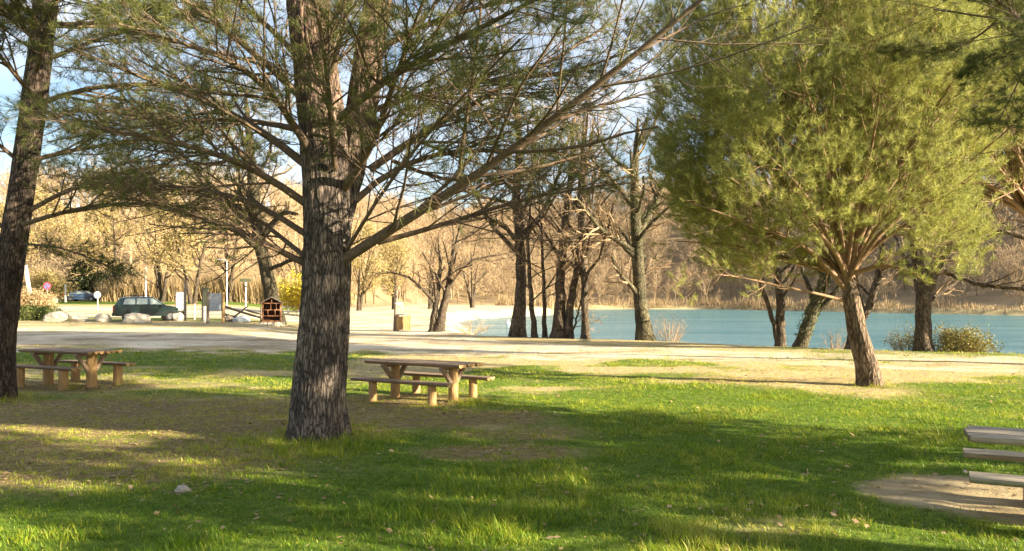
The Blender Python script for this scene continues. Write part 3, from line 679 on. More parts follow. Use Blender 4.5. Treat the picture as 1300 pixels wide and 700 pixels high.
# ---- the young round pine on the right
def young_pine(base, fork, cx, cy, z0, z1, rx, ry, seed, n_main, label, trunk_r=.255, needles=(.14, .009, 12), tuft_n=3, tmat='pine_bark_far', sec=12, ter=7, low=1.0, fill=11500, extra=None):
    rs = RS(seed)
    t = thing('pine_tree', label, 'tree', tuple(base))
    mb = MB(); base = np.array(base); fork = np.array(fork)
    b0 = base.copy(); b0[2] -= .15
    mid = base * .5 + fork * .5 + np.array([-.05, 0, 0])
    trunk_mesh(mb, [b0, base * .8 + fork * .2, mid, fork, fork + (fork - mid) * .25], [trunk_r * 1.1, trunk_r * .95, trunk_r * .84, trunk_r * .75, trunk_r * .2], 150, 80, .014, 9, .22, seed)
    to_parent(mb.build('trunk', M[tmat], None, smooth=True), t)
    C = np.array([cx, cy, (z0 + z1) / 2]); rad = np.array([rx, ry, (z1 - z0) / 2])
    specs = []
    for i in range(n_main):
        # targets spread over the crown's surface (golden spiral)
        zz = 1 - 2 * (i + .5) / n_main; a = i * 2.39996 + rs.randn() * .2; rr_ = math.sqrt(1 - zz * zz)
        tgt = C + rad * np.array([rr_ * math.cos(a), rr_ * math.sin(a), zz]) * (.84 + .3 * rs.rand())
        if tgt[2] < fork[2] - .6 + low * .6: tgt[2] = fork[2] + .1 + rs.rand() * .5
        st = fork + np.array([rs.randn() * .05, rs.randn() * .05, -.25 + .35 * rs.rand()])
        dv = tgt - st; up_ = fork + np.array([dv[0] * .25, dv[1] * .25, max(dv[2] * .4, .15)])
        m2 = st + dv * .62 + np.array([0, 0, .10 * np.linalg.norm(dv[:2]) * .5]) + rs.randn(3) * .12
        specs.append(([st, up_, m2, tgt], .045 + .03 * rs.rand() + .02 * (zz > .3), .012))
    # leader
    top = C + np.array([-.1, 0, rad[2]])
    specs.append(([fork, fork * .6 + top * .4 + np.array([-.25, -.4, 0]), top * .8 + fork * .2 + np.array([.1, -.3, 0]), top], .10, .015))
    if extra: specs += extra
    lp, lr = pine_limbs(specs, 9)
    wd = MB(); nd = MB(); wd.tubes(lp, lr, 7)
    P2, R2, _ = spawn(lp, lr, sec, rs, .35, 1.0, (22, 52), .36, K=5, up=.10, wig=.12, rr=.5, rmin=.006)
    wd.tubes(P2, R2, 4)
    P3, R3, _ = spawn(P2, R2, ter, rs, .2, 1.0, (20, 50), .55, K=4, up=.16, wig=.12, rr=.5, rmin=.004)
    ribbons(wd, P3, .010, rs)
    ends = np.concatenate([P3, P2[:, -4:]])
    # drop shoots deep inside the crown
    q_ = np.linalg.norm((ends[:, -1] - C) / rad, axis=1)
    keep = (q_ > .55) | (rs.rand(len(q_)) < .25)
    keep = keep & (rs.rand(len(ends)) < .55)
    tufts(nd, ends[keep], max(tuft_n - 2, 1), rs, *needles, up=.55, t0=.3, spread=(10, 55))
    # short shoots filling the crown's outer layer, thinned in patches and round the fork
    c = fill; nk = 58; kd = unit(np.stack([np.cos(np.arange(nk) * 2.39996) * np.sqrt(1 - (1 - 2 * (np.arange(nk) + .5) / nk) ** 2), np.sin(np.arange(nk) * 2.39996) * np.sqrt(1 - (1 - 2 * (np.arange(nk) + .5) / nk) ** 2), 1 - 2 * (np.arange(nk) + .5) / nk], -1) + rs.randn(nk, 3) * .12)
    hx = np.maximum(np.hypot(kd[:, 0], kd[:, 1]), 1e-3); kx = np.where(kd[:, 2] < 0, np.minimum(hx ** .5 / hx, 2.0), 1.0)
    kc = C + kd * np.stack([kx, kx, 1 + 0 * kx], -1) * rad * (.60 + .30 * rs.rand(nk))[:, None]; kr = (.62 + .50 * rs.rand(nk)) * rx / 4.0
    ki = rs.randint(0, nk, c); inner = rs.rand(c) < .24
    dr = unit(rs.randn(c, 3) + .9 * kd[ki] + np.array([0, 0, .35]))
    s0 = kc[ki] + dr * (kr[ki] * (.62 + .42 * rs.rand(c)))[:, None] * np.array([1, 1, 1.25])
    si = C + unit(rs.randn(c, 3)) * rad * (.25 + .45 * rs.rand(c))[:, None]; s0 = np.where(inner[:, None], si, s0)
    cone = np.linalg.norm((s0 - fork) / np.array([1.0, 1.0, .8]), axis=1)
    k_ = (cone > 1.5 + 1.0 * rs.rand(c)) & (s0[:, 2] > fork[2] - .1 + .25 * rs.rand(c)); s0 = s0[k_]; dr = dr[k_]
    dd = unit(dr * np.array([1, 1, .6]) + np.array([0, 0, .6]) + rs.randn(len(s0), 3) * .3)
    sh = np.stack([s0, s0 + dd * .14, s0 + dd * .28 + np.array([0, 0, .02]), s0 + dd * .40 + np.array([0, 0, .05])], 1)
    tw_ = np.stack([s0 - dd * .2 - unit(s0 - fork) * .15, s0 - dd * .1, s0 + dd * .2], 1); ribbons(wd, tw_, .010, rs)
    tufts(nd, sh, 5, rs, *needles, up=.3, t0=0, spread=(25, 72))
    to_parent(wd.build('limbs', M['young_branch'], None, smooth=True), t)
    to_parent(nd.build('crown', M['needle_r'], None), t)
    return t
b = pt(1106, 490, 17.9); b[2] = gz(b[0], b[1])
young_pine(b, pt(1076, 352, 17.9), (1040 - 650) / F * 17.9, 18.0, 2.3, 9.8, 3.95, 3.6, 33, 34, 'round bushy young pine with leaning reddish trunk on the sunlit grass', tuft_n=4, extra=[([pt(1077, 384, 17.95), pt(1040, 372, 17.5), pt(995, 366, 17.1), pt(940, 350, 16.8), pt(880, 346, 16.3)], .038, .010)])

# ---- dark pine behind it at the upper right, trunk out of the frame
b = np.array([16.2, 23.5, gz(16.2, 23.5)])
young_pine(b, b + np.array([-.6, 0, 4.4]), 13.4, 23, 5.3, 14.5, 4.4, 3.6, 41, 46, 'dark bushy pine behind the round pine at the upper right', needles=(.17, .012, 11), tmat='pine_bark', sec=11, ter=6)

# ---- pines out of the frame on the right: they shade the lawn, one limb hangs into the picture
def shade_pine(x, y, h0, h1, length, seed, label, per=7, n_wh=9, sec=15, ter=8, tn=5, extra=None):
    z = gz(x, y)
    t = thing('pine_tree', label, 'tree', (x, y, z))
    mb = MB(); P_, R_ = trunk_mesh(mb, [(x, y, z - .15), (x, y + .1, z + 2), (x - .2, y, z + 5), (x, y, z + h1)], [.34, .3, .24, .04], 120, 60, .018, 8, .2, seed)
    to_parent(mb.build('trunk', M['pine_bark'], None, smooth=True), t)
    sp = whorls(P_, z + h0, z + h1 - .3, n_wh, per, RS(seed), length, .055)
    if extra:
        el_, er_ = pine_limbs(extra, 9)
        we, ne, _ = pine_foliage(el_, er_, seed + 7, sec=20, ter=8, tuft_n=3, needle=(.12, .0055, 10), secr=.42, flat=.6, dead=.25, qua=2, ang2=(20, 60), wig2=.1)
        to_parent(we.build('overhanging_limbs', M['branch_bark'], None, smooth=True), t); to_parent(ne.build('limb_needles', M['needle'], None), t)
    lp, lr = pine_limbs(sp, 7)
    w_, n_, _ = pine_foliage(lp, lr, seed + 1, sec=sec, ter=ter, tuft_n=tn, needle=(.18, .014, 12), secr=.4, flat=.5)
    to_parent(w_.build('limbs', M['branch_bark'], None, smooth=True), t); to_parent(n_.build('crown', M['needle'], None), t)
ex = [([np.array([14.7, 6.4, 7.2]), pt(1420, 45, 10.5), pt(1310, 28, 12.2), pt(1235, 36, 13.2), pt(1185, 12, 13.8)], .06, .012),
      ([pt(1320, 28, 12.1), pt(1290, 55, 12.0), pt(1255, 70, 12.2), pt(1225, 95, 12.4)], .022, .006), ([pt(1300, 28, 12.4), pt(1270, 5, 12.8), pt(1235, -20, 13.2)], .022, .006),
      ([pt(1260, 32, 12.9), pt(1225, 60, 13.3), pt(1180, 70, 13.8), pt(1140, 60, 14.2)], .02, .006), ([pt(1340, 32, 11.9), pt(1310, 70, 11.5), pt(1285, 120, 11.3), pt(1265, 160, 11.3)], .022, .006),
      ([np.array([14.7, 6.4, 7.6]), pt(1400, -60, 11), pt(1290, -40, 12.5), pt(1180, -30, 13.5), pt(1100, -25, 14.5)], .06, .012)]
shade_pine(14.8, 6.4, 3.0, 10.5, 3.4, 51, 'tall pine to the right whose twiggy limb hangs in at the top corner', extra=ex)
shade_pine(14.0, 2.0, 3.6, 10.5, 3.1, 61, 'tall pine behind the viewer on the right that dapples the lawn', per=5, n_wh=6, sec=11)

# ------------------------------------------------------------------ bare trees
def bare_tree(label, stems, seed, name='bare_tree', lv=(9, 7, 5), ratios=(.5, .5, .5), t0=.35, twig_w=.02, mt='grey_bark', tw='twig', leaf=None, leaf_n=0, leaf_size=.05, group=None, ivy=None, up=.06, n=12, wig=.16):
    """stems: list of (points, radii); the first starts at the ground"""
    rs = RS(seed); b0 = np.array(stems[0][0][0], float)
    b0[2] = gz(b0[0], b0[1])
    t = thing(name, label, 'tree' if 'bush' not in name and 'shrub' not in name else 'bush', tuple(b0), group=group)
    mb = MB(); SP = []; SR = []
    for pts_, rad in stems:
        pts_ = [np.array(p, float) for p in pts_]
        if pts_[0][2] < 1.2 + gz(pts_[0][0], pts_[0][1]) and len(rad) and rad[0] > .05: pts_[0][2] = min(pts_[0][2], gz(pts_[0][0], pts_[0][1]) - .08)
        K = 26; P_ = resample(pts_, K, .02, rs); Rr = lerp_r(rad, K)
        if pts_[0][2] < gz(pts_[0][0], pts_[0][1]): Rr = Rr * (1 + .5 * np.exp(-np.arange(K) / 1.4))
        mb.tubes(P_, Rr, n); SP.append(P_[::3]); SR.append(Rr[::3])
    SP = np.array(SP); SR = np.array(SR)
    crown = MB()
    P, Rr = SP, SR
    P1, R1_, _ = spawn(P, Rr, lv[0], rs, t0, 1.0, (30, 65), ratios[0], K=6, up=up, wig=wig, rr=.5, rmin=.015)
    mb.tubes(P1, R1_, 5)
    P2, R2, _ = spawn(P1, R1_, lv[1], rs, .2, 1.0, (25, 60), ratios[1], K=5, up=up * .6, wig=wig * 1.1, rr=.5, rmin=.010)
    crown.tubes(P2, R2, 3, a=rs.rand(len(P2)))
    P3, R3, _ = spawn(P2, R2, lv[2], rs, .15, 1.0, (20, 60), ratios[2], K=4, up=0.02, wig=wig * 1.1, rr=.6, rmin=.006)
    ribbons(crown, P3, twig_w, rs)
    if len(lv) > 3:
        P4, R4, _ = spawn(P3, R3, lv[3], rs, .2, 1.0, (20, 60), ratios[2], K=3, up=0, wig=.15, rr=.6, rmin=.004)
        ribbons(crown, P4, twig_w * .7, rs); P3 = np.concatenate([P3[:, -3:], P4])
    mats = [M[tw]]
    if leaf:
        leaves(crown, P3[:, -1], rs, leaf_size, leaf_n, leaf_size * 3, mi=1); mats.append(M[leaf])
    to_parent(mb.build('trunk', M[mt], None, smooth=True), t); to_parent(crown.build('crown', mats, None), t)
    if ivy:
        im = MB()
        for (si, a, b_, dens) in ivy:
            P_ = resample(stems[si][0], 40); Rr = lerp_r(stems[si][1], 40)
            k = (a + (b_ - a) * rs.rand(dens)) * 39; k0 = np.clip(k.astype(int), 0, 38); f_ = (k - k0)[:, None]
            p = P_[k0] * (1 - f_) + P_[k0 + 1] * f_; an = rs.rand(dens) * 6.28
            p = p + np.stack([np.cos(an), np.sin(an), 0 * an], -1) * (Rr[k0] * 1.05 + .02 + .05 * rs.rand(dens))[:, None]
            leaves(im, p, rs, .045, 1, .02)
        to_parent(im.build('ivy', M['leaf_ivy'], None), t)
    return t
def S(ptsd, rad): return ([pt(*p) for p in ptsd], rad)
GL = 'bare trees along the lake bank'
bare_tree('slanting mossy trunk rising behind the insect hotel', [S([(351, 409, 51), (342, 360, 51), (331, 318, 51), (324, 270, 51), (318, 200, 51), (312, 120, 51)], [.46, .44, .40, .34, .26, .1]),
    S([(331, 318, 51), (300, 290, 50), (250, 275, 49), (190, 262, 48)], [.25, .2, .12, .04]), S([(338, 345, 51), (370, 330, 50), (420, 322, 49), (470, 300, 48)], [.14, .12, .08, .03])], 101, lv=(11, 8, 7, 2), mt='dark_bark', twig_w=.022, tw='twig_pale')
bare_tree('small bare tree with twin trunks left of the water beside the wooden bin', [S([(549, 422, 45), (552, 395, 45), (556, 365, 45), (560, 335, 45), (556, 300, 45)], [.2, .17, .13, .08, .03]),
    S([(557, 422, 45), (563, 390, 45), (571, 355, 45), (576, 320, 45), (585, 285, 45)], [.27, .23, .17, .12, .04]), S([(552, 385, 45), (535, 365, 44), (515, 350, 44), (490, 345, 43)], [.1, .08, .06, .02]),
    S([(574, 345, 45), (600, 330, 46), (625, 325, 46), (650, 320, 47)], [.1, .08, .05, .02])], 102, lv=(8, 8, 7, 3), twig_w=.018, tw='twig', t0=.3)
bare_tree('tall straight bare tree at the left end of the lakeside row', [S([(657, 427, 39.5), (661, 380, 39.5), (662, 340, 39.5), (660, 300, 39.5), (655, 250, 39.5), (660, 180, 39.5), (650, 60, 39.5)], [.34, .27, .24, .21, .17, .12, .03]),
    S([(660, 312, 39.5), (640, 285, 39), (605, 275, 38.5), (560, 290, 38)], [.12, .1, .07, .02]), S([(661, 300, 39.5), (690, 270, 40), (710, 220, 40), (730, 150, 40)], [.12, .1, .08, .03])], 103, lv=(13, 9, 7, 3), group=None, twig_w=.02, t0=.2)
bare_tree('thin pole-like bare tree just right of the tallest lakeside trunk', [S([(679, 428, 39), (676, 400, 39), (672, 350, 39), (670, 300, 39), (676, 240, 39)], [.14, .12, .09, .07, .03])], 104, lv=(10, 8, 7), twig_w=.018, t0=.25)
bare_tree('thinnest upright bare stem in the middle of the lakeside row', [S([(692, 428, 39), (691, 395, 39), (690, 350, 39), (688, 300, 39), (684, 250, 39)], [.12, .1, .08, .06, .02])], 105, lv=(10, 8, 7), twig_w=.018, t0=.25)
bare_tree('bare lakeside tree with a broad base and two dark stems', [S([(708, 428, 38.5), (711, 390, 38.5), (712, 345, 38.5), (716, 290, 38.5), (724, 230, 38.5), (728, 150, 38.5)], [.32, .25, .2, .17, .13, .04]),
    S([(722, 428, 38.3), (722, 400, 38.3), (728, 370, 38.3), (738, 300, 38.3), (736, 230, 38.3), (745, 150, 38.3)], [.2, .18, .15, .13, .1, .03]), S([(724, 424, 38.2), (732, 405, 38.2), (737, 385, 38.2), (742, 365, 38.2)], [.06, .05, .04, .02])], 106, lv=(13, 9, 7, 3), twig_w=.02, t0=.25)
bare_tree('slim dark bare tree right of the twin-stemmed lakeside tree', [S([(743, 429, 38), (743, 390, 38), (741, 340, 38), (740, 290, 38), (742, 230, 38), (755, 150, 38)], [.19, .16, .14, .13, .1, .03])], 107, lv=(13, 9, 7, 3), twig_w=.02, t0=.2)
bare_tree('stout ivy-clad bare tree beside the round pine crown', [S([(820, 432, 36.5), (814, 395, 36.5), (810, 350, 36.5), (808, 300, 36.5), (805, 240, 36.5), (810, 150, 36.5)], [.36, .3, .27, .24, .18, .05]),
    S([(808, 300, 36.5), (830, 262, 37), (850, 220, 37), (860, 160, 37)], [.18, .14, .1, .03]), S([(809, 330, 36.5), (780, 300, 36), (750, 290, 35.5), (700, 300, 35)], [.14, .1, .07, .02])], 108, lv=(14, 9, 7, 3), ivy=[(0, .35, .7, 500), (1, 0, .4, 150)], t0=.2, mt='ivy_bark', twig_w=.016)
bare_tree('forked bare tree under the left side of the round pine', [S([(991, 441, 32), (991, 400, 32), (990, 365, 32), (984, 330, 32), (975, 270, 32)], [.2, .18, .16, .13, .04]),
    S([(990, 430, 32), (980, 400, 32), (968, 370, 32), (958, 335, 32), (945, 280, 32)], [.12, .1, .09, .07, .02])], 109, lv=(8, 7, 6), twig_w=.015, ivy=[(0, .3, .9, 200)])
bare_tree('pale ivy-covered trunk leaning right behind the round pine', [S([(1013, 442, 32), (1022, 420, 32), (1035, 385, 32), (1050, 350, 32), (1058, 300, 32)], [.28, .25, .22, .17, .05])], 110, lv=(8, 7, 6), twig_w=.015, mt='ivy_bark', ivy=[(0, .1, .8, 700)])
bare_tree('dark slanting trunk directly behind the leaning pine trunk', [S([(1077, 447, 30.5), (1082, 425, 30.5), (1103, 390, 30.5), (1115, 350, 30.5), (1122, 300, 30.5)], [.17, .16, .15, .12, .04])], 111, lv=(7, 6, 6), twig_w=.015)
bare_tree('forked lakeside tree with spreading limbs right of the round pine', [S([(1172, 449, 29), (1172, 410, 29), (1172, 375, 29), (1167, 345, 29), (1160, 300, 29), (1150, 230, 29)], [.32, .27, .26, .2, .14, .04]),
    S([(1174, 385, 29), (1186, 350, 29), (1195, 325, 29), (1225, 300, 29), (1270, 295, 29), (1330, 280, 29)], [.2, .18, .16, .12, .09, .03]), S([(1198, 345, 29), (1240, 362, 28.5), (1290, 366, 28), (1350, 380, 27.5)], [.09, .07, .05, .02]),
    S([(1192, 330, 29), (1205, 290, 29), (1230, 240, 29.5), (1250, 180, 30)], [.14, .11, .08, .02])], 112, lv=(9, 8, 7, 2), twig_w=.013, t0=.3)
bare_tree('bare tree standing off the right edge by the water', [S([(1345, 455, 27.5), (1342, 380, 27.5), (1335, 320, 27.5), (1330, 240, 27.5), (1320, 130, 27.5)], [.25, .22, .18, .12, .03]), S([(1338, 340, 27.5), (1300, 300, 27.5), (1260, 290, 27.5), (1215, 300, 27.5)], [.12, .1, .06, .02])], 113, lv=(10, 8, 7, 2), twig_w=.013)
# middle distance trees, left
mid_specs = [(-6, 96, 12, 'leaf_olive', 'olive-tinged tree filling the gap left of the tilted pole'), (48, 118, 13, 'leaf_olive', 'olive-brown tree behind the round red sign'), (88, 124, 14, 'leaf_olive', 'tall golden-olive tree behind the parked blue car'),
             (150, 112, 13, 'leaf_olive', 'broad olive-brown tree right of the blue car'), (205, 96, 12, None, 'wide bare brown tree above the green car'), (245, 88, 11.5, 'leaf_olive', 'golden tree above the white info board'),
             (290, 100, 12.5, None, 'bare tree behind the signpost on the meadow'), (385, 118, 12, None, 'bare pinkish tree behind the yellow bush'), (455, 120, 12.5, 'leaf_olive', 'pale yellow tree behind the beach, nearest the big pine'),
             (500, 132, 12, 'leaf_olive', 'pale yellow tree behind the tall wooden post'), (545, 140, 12, None, 'bare tan tree behind the twin-trunk tree'), (600, 150, 11, None, 'bare brown tree at the back of the sand spit'), (118, 90, 8, 'leaf_dark', 'dark evergreen clump behind the blue car')]
for i, (px, d, h, lf, lab) in enumerate(mid_specs):
    x = (px - 650) / F * d; z = gz(x, d); rs = RS(300 + i)
    if lf == 'leaf_dark': continue
    st = []
    for k in range(3):
        a = rs.rand() * 6.28; o = np.array([math.cos(a), math.sin(a) * .6, 0]); tt = np.array([x, d, z])
        st.append(([tt + o * .2, tt + o * .8 + (0, 0, h * .3), tt + o * 1.8 + (0, 0, h * .6), tt + o * (2.4 + rs.rand()) + (0, 0, h * .92)], [.24, .2, .13, .04]))
    bare_tree(lab, st, 310 + i, lv=(8, 7, 7, 2), ratios=(.55, .5, .5), t0=.15, twig_w=.06, tw='twig_pale', leaf=lf, leaf_n=2, leaf_size=.12, group=None, n=6)

# ------------------------------------------------------------------ shrubs
def shrub(label, px, d, w, h, seed, n=28, leaf=None, leaf_n=3, leaf_size=.04, tw='twig', name='shrub', twig_w=.012, lv=(7, 6), x=None):
    rs = RS(seed); x = (px - 650) / F * d if x is None else x; z = gz(x, d); t = thing(name, label, 'bush', (x, d, z))
    sp = []
    for i in range(n):
        a = rs.rand() * 6.28; rr_ = math.sqrt(rs.rand()); e = np.array([math.cos(a) * w / 2 * rr_, math.sin(a) * w / 2 * rr_, h * (1 - .45 * rr_ ** 2) * (.65 + .4 * rs.rand())])
        s0 = np.array([x, d, z - .03]) + np.array([e[0], e[1], 0]) * .25
        sp.append(([s0, s0 + e * np.array([.35, .35, .5]), np.array([x, d, z]) + e], .012 + h * .004, .004))
    P_, Rr = pine_limbs(sp, 6); st = MB(); st.tubes(P_, Rr, 4, a=rs.rand(len(P_)))
    P2, R2, _ = spawn(P_, Rr, lv[0], rs, .25, 1.0, (25, 60), .42, K=4, up=.04, wig=.15, rmin=.004); ribbons(st, P2, twig_w, rs)
    P3, R3, _ = spawn(P2, R2, lv[1], rs, .2, 1.0, (25, 60), .5, K=3, wig=.15, rmin=.003); ribbons(st, P3, twig_w * .7, rs)
    to_parent(st.build('stems', M[tw], None), t)
    if leaf:
        lm = MB(); leaves(lm, P3[:, -1], rs, leaf_size, leaf_n, leaf_size * 2.2); to_parent(lm.build('foliage', M[leaf], None), t)
    return t
shrub('leafy olive and yellow bush on the bank right of the forked tree', 1218, 29.3, 2.4, 1.55, 401, 40, 'leaf_bush', 4, .04)
shrub('bare reddish shrub on the bank left of the forked tree', 1150, 29.6, 1.5, 1.3, 402, 30, 'leaf_bush', 1, .03)
shrub('twiggy bare shrub at the foot of the ivy-clad tree', 850, 36.2, 2.0, 1.7, 403, 22)
shrub('wispy bare bush on the bank by the left tip of the lake', 598, 42.5, 2.4, .9, 404, 26, tw='twig_pale')
shrub('low bare sapling thicket on the bank under the round pine', 1060, 31.5, 2.2, 1.6, 405, 14)
shrub('bright yellow flowering bush behind the insect hotel', 402, 72, 6.5, 4.3, 406, 50, 'leaf_yellow', 5, .10, 'twig_pale', twig_w=.04)
shrub('dark evergreen bush behind the blue car', 112, 112, 5, 4.2, 407, 60, 'leaf_dark', 6, .17, twig_w=.05)
shrub('dark evergreen bush standing above the green car roof', 160, 104, 4.6, 4.2, 408, 50, 'leaf_dark', 5, .15, twig_w=.05)
shrub('tawny dry grass clump beside the left pine trunk', 36, 62, 4.2, 1.9, 409, 70, 'reed', 4, .07, 'twig_pale', twig_w=.03)
shrub('low green hedge strip between the left pine and boulders', 40, 52, 4.0, .75, 410, 50, 'leaf_ivy', 4, .06)
shrub('golden bush behind the pile of white rocks', 62, 100, 6, 3.6, 411, 50, 'leaf_olive', 4, .12, 'twig_pale', twig_w=.04)

# ------------------------------------------------------------------ reeds and far wood (nobody could count them)
def reeds():
    rs = RS(77); mb = MB()
    def strip(x, y, h, w, dv=0.0):
        n = len(x); z = ground(x, y) - .1; a = rs.rand(n) * 6.28
        s_ = np.stack([np.cos(a), np.sin(a), 0 * a], -1) * w; b_ = np.stack([x, y, z], -1)
        hh = h * (.6 + .5 * rs.rand(n)); tip = b_ + np.stack([rs.randn(n) * .2 * hh, rs.randn(n) * .2 * hh, hh], -1)
        V = np.stack([b_ - s_, b_ + s_, tip], 1); i = np.arange(n)[:, None] * 3
        mb.add(V, i + np.array([[0, 1, 2]]), np.repeat(np.clip(rs.rand(n) + dv, 0, 1), 3))
    n = 26000; px = 125 + 290 * rs.rand(n); d = 100 + 10 * rs.rand(n); x = (px - 650) / F * d
    h = 2.2 + 2.6 * fbm(x, d, 6, 60, 3) * ss(120, 160, px); strip(x, d, h, .045, -.1)
    # far shore
    n = 60000; x = -15 + 120 * rs.rand(n); y = 95 + 135 * rs.rand(n); sd = lake_sd(x, y); k = (sd > -2.6) & (sd < 4.5) & ((y > 150) | (x > 60)) & ((x > 14) | (y > 190)); x, y = x[k], y[k]
    strip(x, y, np.full(len(x), .7) + 2.4 * ss(.3, .75, fbm(x, y, 8, 61, 3)), .09, -.55)
    return mb
tag(reeds().build('reeds', M['reed']), 'tall straw-coloured reeds along the meadow and far shore', 'reeds', kind='stuff')
def far_wood():
    rs = RS(91); kinds = []
    for k in range(7):
        r_ = RS(900 + k); h = 8 + 3 * r_.rand()
        sp = [([(0, 0, -.3), (r_.randn() * .3, r_.randn() * .3, h * .35), (r_.randn() * 1.2, r_.randn() * 1.2, h * .9)], .2, .04) for _ in range(2)]
        P_, Rr = pine_limbs(sp, 6); mb = MB(); mb.tubes(P_, Rr * .7, 3, a=.3)
        P1, R1_, _ = spawn(P_, Rr, 9, r_, .2, 1.0, (30, 65), .5, K=5, up=.08, wig=.15, rmin=.04); ribbons(mb, P1, .12, r_)
        P2, R2, _ = spawn(P1, R1_, 9, r_, .2, 1.0, (25, 60), .5, K=4, wig=.15); ribbons(mb, P2, .07, r_)
        P3, R3, _ = spawn(P2, R2, 4, r_, .2, 1.0, (25, 60), .55, K=3, wig=.15); 
        i = np.arange(len(P3))[:, None] * 3; s_ = unit(r_.randn(len(P3), 3)) * .03
        mb.add(np.stack([P3[:, 0] - s_, P3[:, 0] + s_, P3[:, -1]], 1), i + np.array([[0, 1, 2]]), np.repeat(r_.rand(len(P3)), 3))
        kinds.append(mb)
    kv = [np.concatenate(m_.v) for m_ in kinds]; ka = [np.concatenate(m_.a) for m_ in kinds]
    out = MB(); cnt = 0
    th = R(-47) + R(94) * rs.rand(7600); rr_ = 100 + 310 * np.sqrt(rs.rand(7600))
    r0 = np.interp(np.degrees(th), TH, R0); r1 = np.interp(np.degrees(th), TH, R1)
    k = (rr_ > r0 + 2) & (rr_ < r1 + 8) & (rs.rand(7600) < .8)
    th, rr_, r0 = th[k], rr_[k], r0[k]
    x = rr_ * np.sin(th); y = rr_ * np.cos(th); z = ground(x, y)
    for i in range(len(x)):
        j = rs.randint(7); s_ = .7 + .55 * rs.rand(); front = (rr_[i] - r0[i]) < 16
        if front: s_ *= .75
        v = kv[j] @ rotz(rs.rand() * 6.28).T * np.array([s_ * 1.15, s_ * 1.15, s_]) + np.array([x[i], y[i], z[i]])
        tone = rs.rand() * .8 - .35 - .28 * float(ss(R(-2), R(8), th[i])) ; tone *= 1.0
        av = np.clip(ka[j] + tone, 0, 1); base_ = out.n
        out.v.append(v); out.a.append(av)
        for f, (nf, mi) in zip(kinds[j].f, kinds[j].mi):
            out.f.append(f + base_); out.mi.append((nf, 0))
        out.n += len(v)
    print('far trees', len(x), 'verts', out.n)
    return out
tag(far_wood().build('far_woodland', M['forest']), 'bare brown woodland covering the far hillside', 'woodland', kind='stuff')

# ------------------------------------------------------------------ picnic tables
def halflog(mb, x0, x1, y, z, w, h, rs, n=9):
    """plank with rounded underside, along x, top face at z"""
    prof = [(-.5, 0), (.5, 0)] + [(.5 * math.cos(t), -math.sin(t)) for t in np.linspace(.15, math.pi - .15, n)]
    e0 = x0 + rs.randn() * .012; e1 = x1 + rs.randn() * .012
    v = [(e0, y + p[0] * w, z + p[1] * h) for p in prof] + [(e1, y + p[0] * w, z + p[1] * h) for p in prof]
    m_ = len(prof); f = [(i, m_ + i, m_ + (i + 1) % m_, (i + 1) % m_) for i in range(m_)]
    o = mb.n; mb.add(v, np.array(f)); c0 = np.mean(v[:m_], axis=0); c1 = np.mean(v[m_:], axis=0)
    mb.add(v[:m_] + [tuple(c0)], [(i, (i + 1) % m_, m_) for i in range(m_)], .5, 1); mb.add(v[m_:] + [tuple(c1)], [((i + 1) % m_, i, m_) for i in range(m_)], .5, 1)
def picnic_table(x, y, ang, label, L=2.3, Wd=.86, zt=.74, zb=.43, off=.68, r=.105, seed=0, old=False, planks=6, lr_=.31):
    rs = RS(seed); z = gz(x, y)
    t = thing('picnic_table', label, 'table', (x, y, z), ang, 'picnic tables on the lawn')
    lm, pm = ('grey_wood', 'grey_post') if old else ('log', 'post')
    tm = MB(); pw = Wd / planks
    for i in range(planks): halflog(tm, -L / 2, L / 2, -Wd / 2 + pw * (i + .5), zt + rs.randn() * .003, pw * .95, .065, rs)
    tm.build('tabletop', [M[lm], M['post'] if not old else M[pm]], t)
    for sx in (-1, 1):
        px_ = sx * L * lr_
        lg = MB(); lg.tubes([(px_, 0, -.2), (px_, 0, .1), (px_ + rs.randn() * .01, 0, .4), (px_, 0, zt - .10)], [r * 1.08, r * 1.04, r, r * .96], 16, cap=True)
        lg.build('leg', M[pm], t, smooth=False)
        bm = MB(); bm.box((px_, 0, zt - .085), (.10, Wd * .92, .07)); bm.build('crossbeam', M[lm], t, bevel=.01)
        for sy in (-1, 1):
            br = MB(); br.tubes([(px_, sy * (r - .02), .36), (px_, sy * Wd * .40, zt - .10)], [.05, .05], 8, cap=True); br.build('brace', M[lm], t)
    for sy in (-1, 1):
        bs = MB()
        for k in (-1, 1): halflog(bs, -L / 2, L / 2, sy * off + k * .075, zb, .142, .06, rs)
        bs.build('bench_seat', [M[lm], M['post'] if not old else M[pm]], t)
        for sx in (-1, 1):
            lg = MB(); lg.tubes([(sx * L * lr_, sy * off, -.2), (sx * L * lr_, sy * off, .15), (sx * L * lr_, sy * off, zb - .05)], [r * .95, r * .92, r * .88], 14, cap=True); lg.build('leg', M[pm], t)
    return t
TB = {'mid': (-1.74, 15.5, R(-31)), 'left': (-10.05, 17.9, R(-24)), 'right': (5.40, 6.95, R(-27))}
picnic_table(*TB['mid'], 'wooden picnic table with two benches right of the big pine trunk', seed=1, r=.092)
picnic_table(*TB['left'], 'wooden picnic table with stout posts beside the left-edge pine', seed=2, r=.11, zt=.81, zb=.49)
picnic_table(*TB['right'], 'grey weathered picnic table cut off by the right edge beside bare dirt', seed=3, old=True, L=2.4, Wd=.74, zt=.75, zb=.46, off=.62, planks=5, lr_=.245)

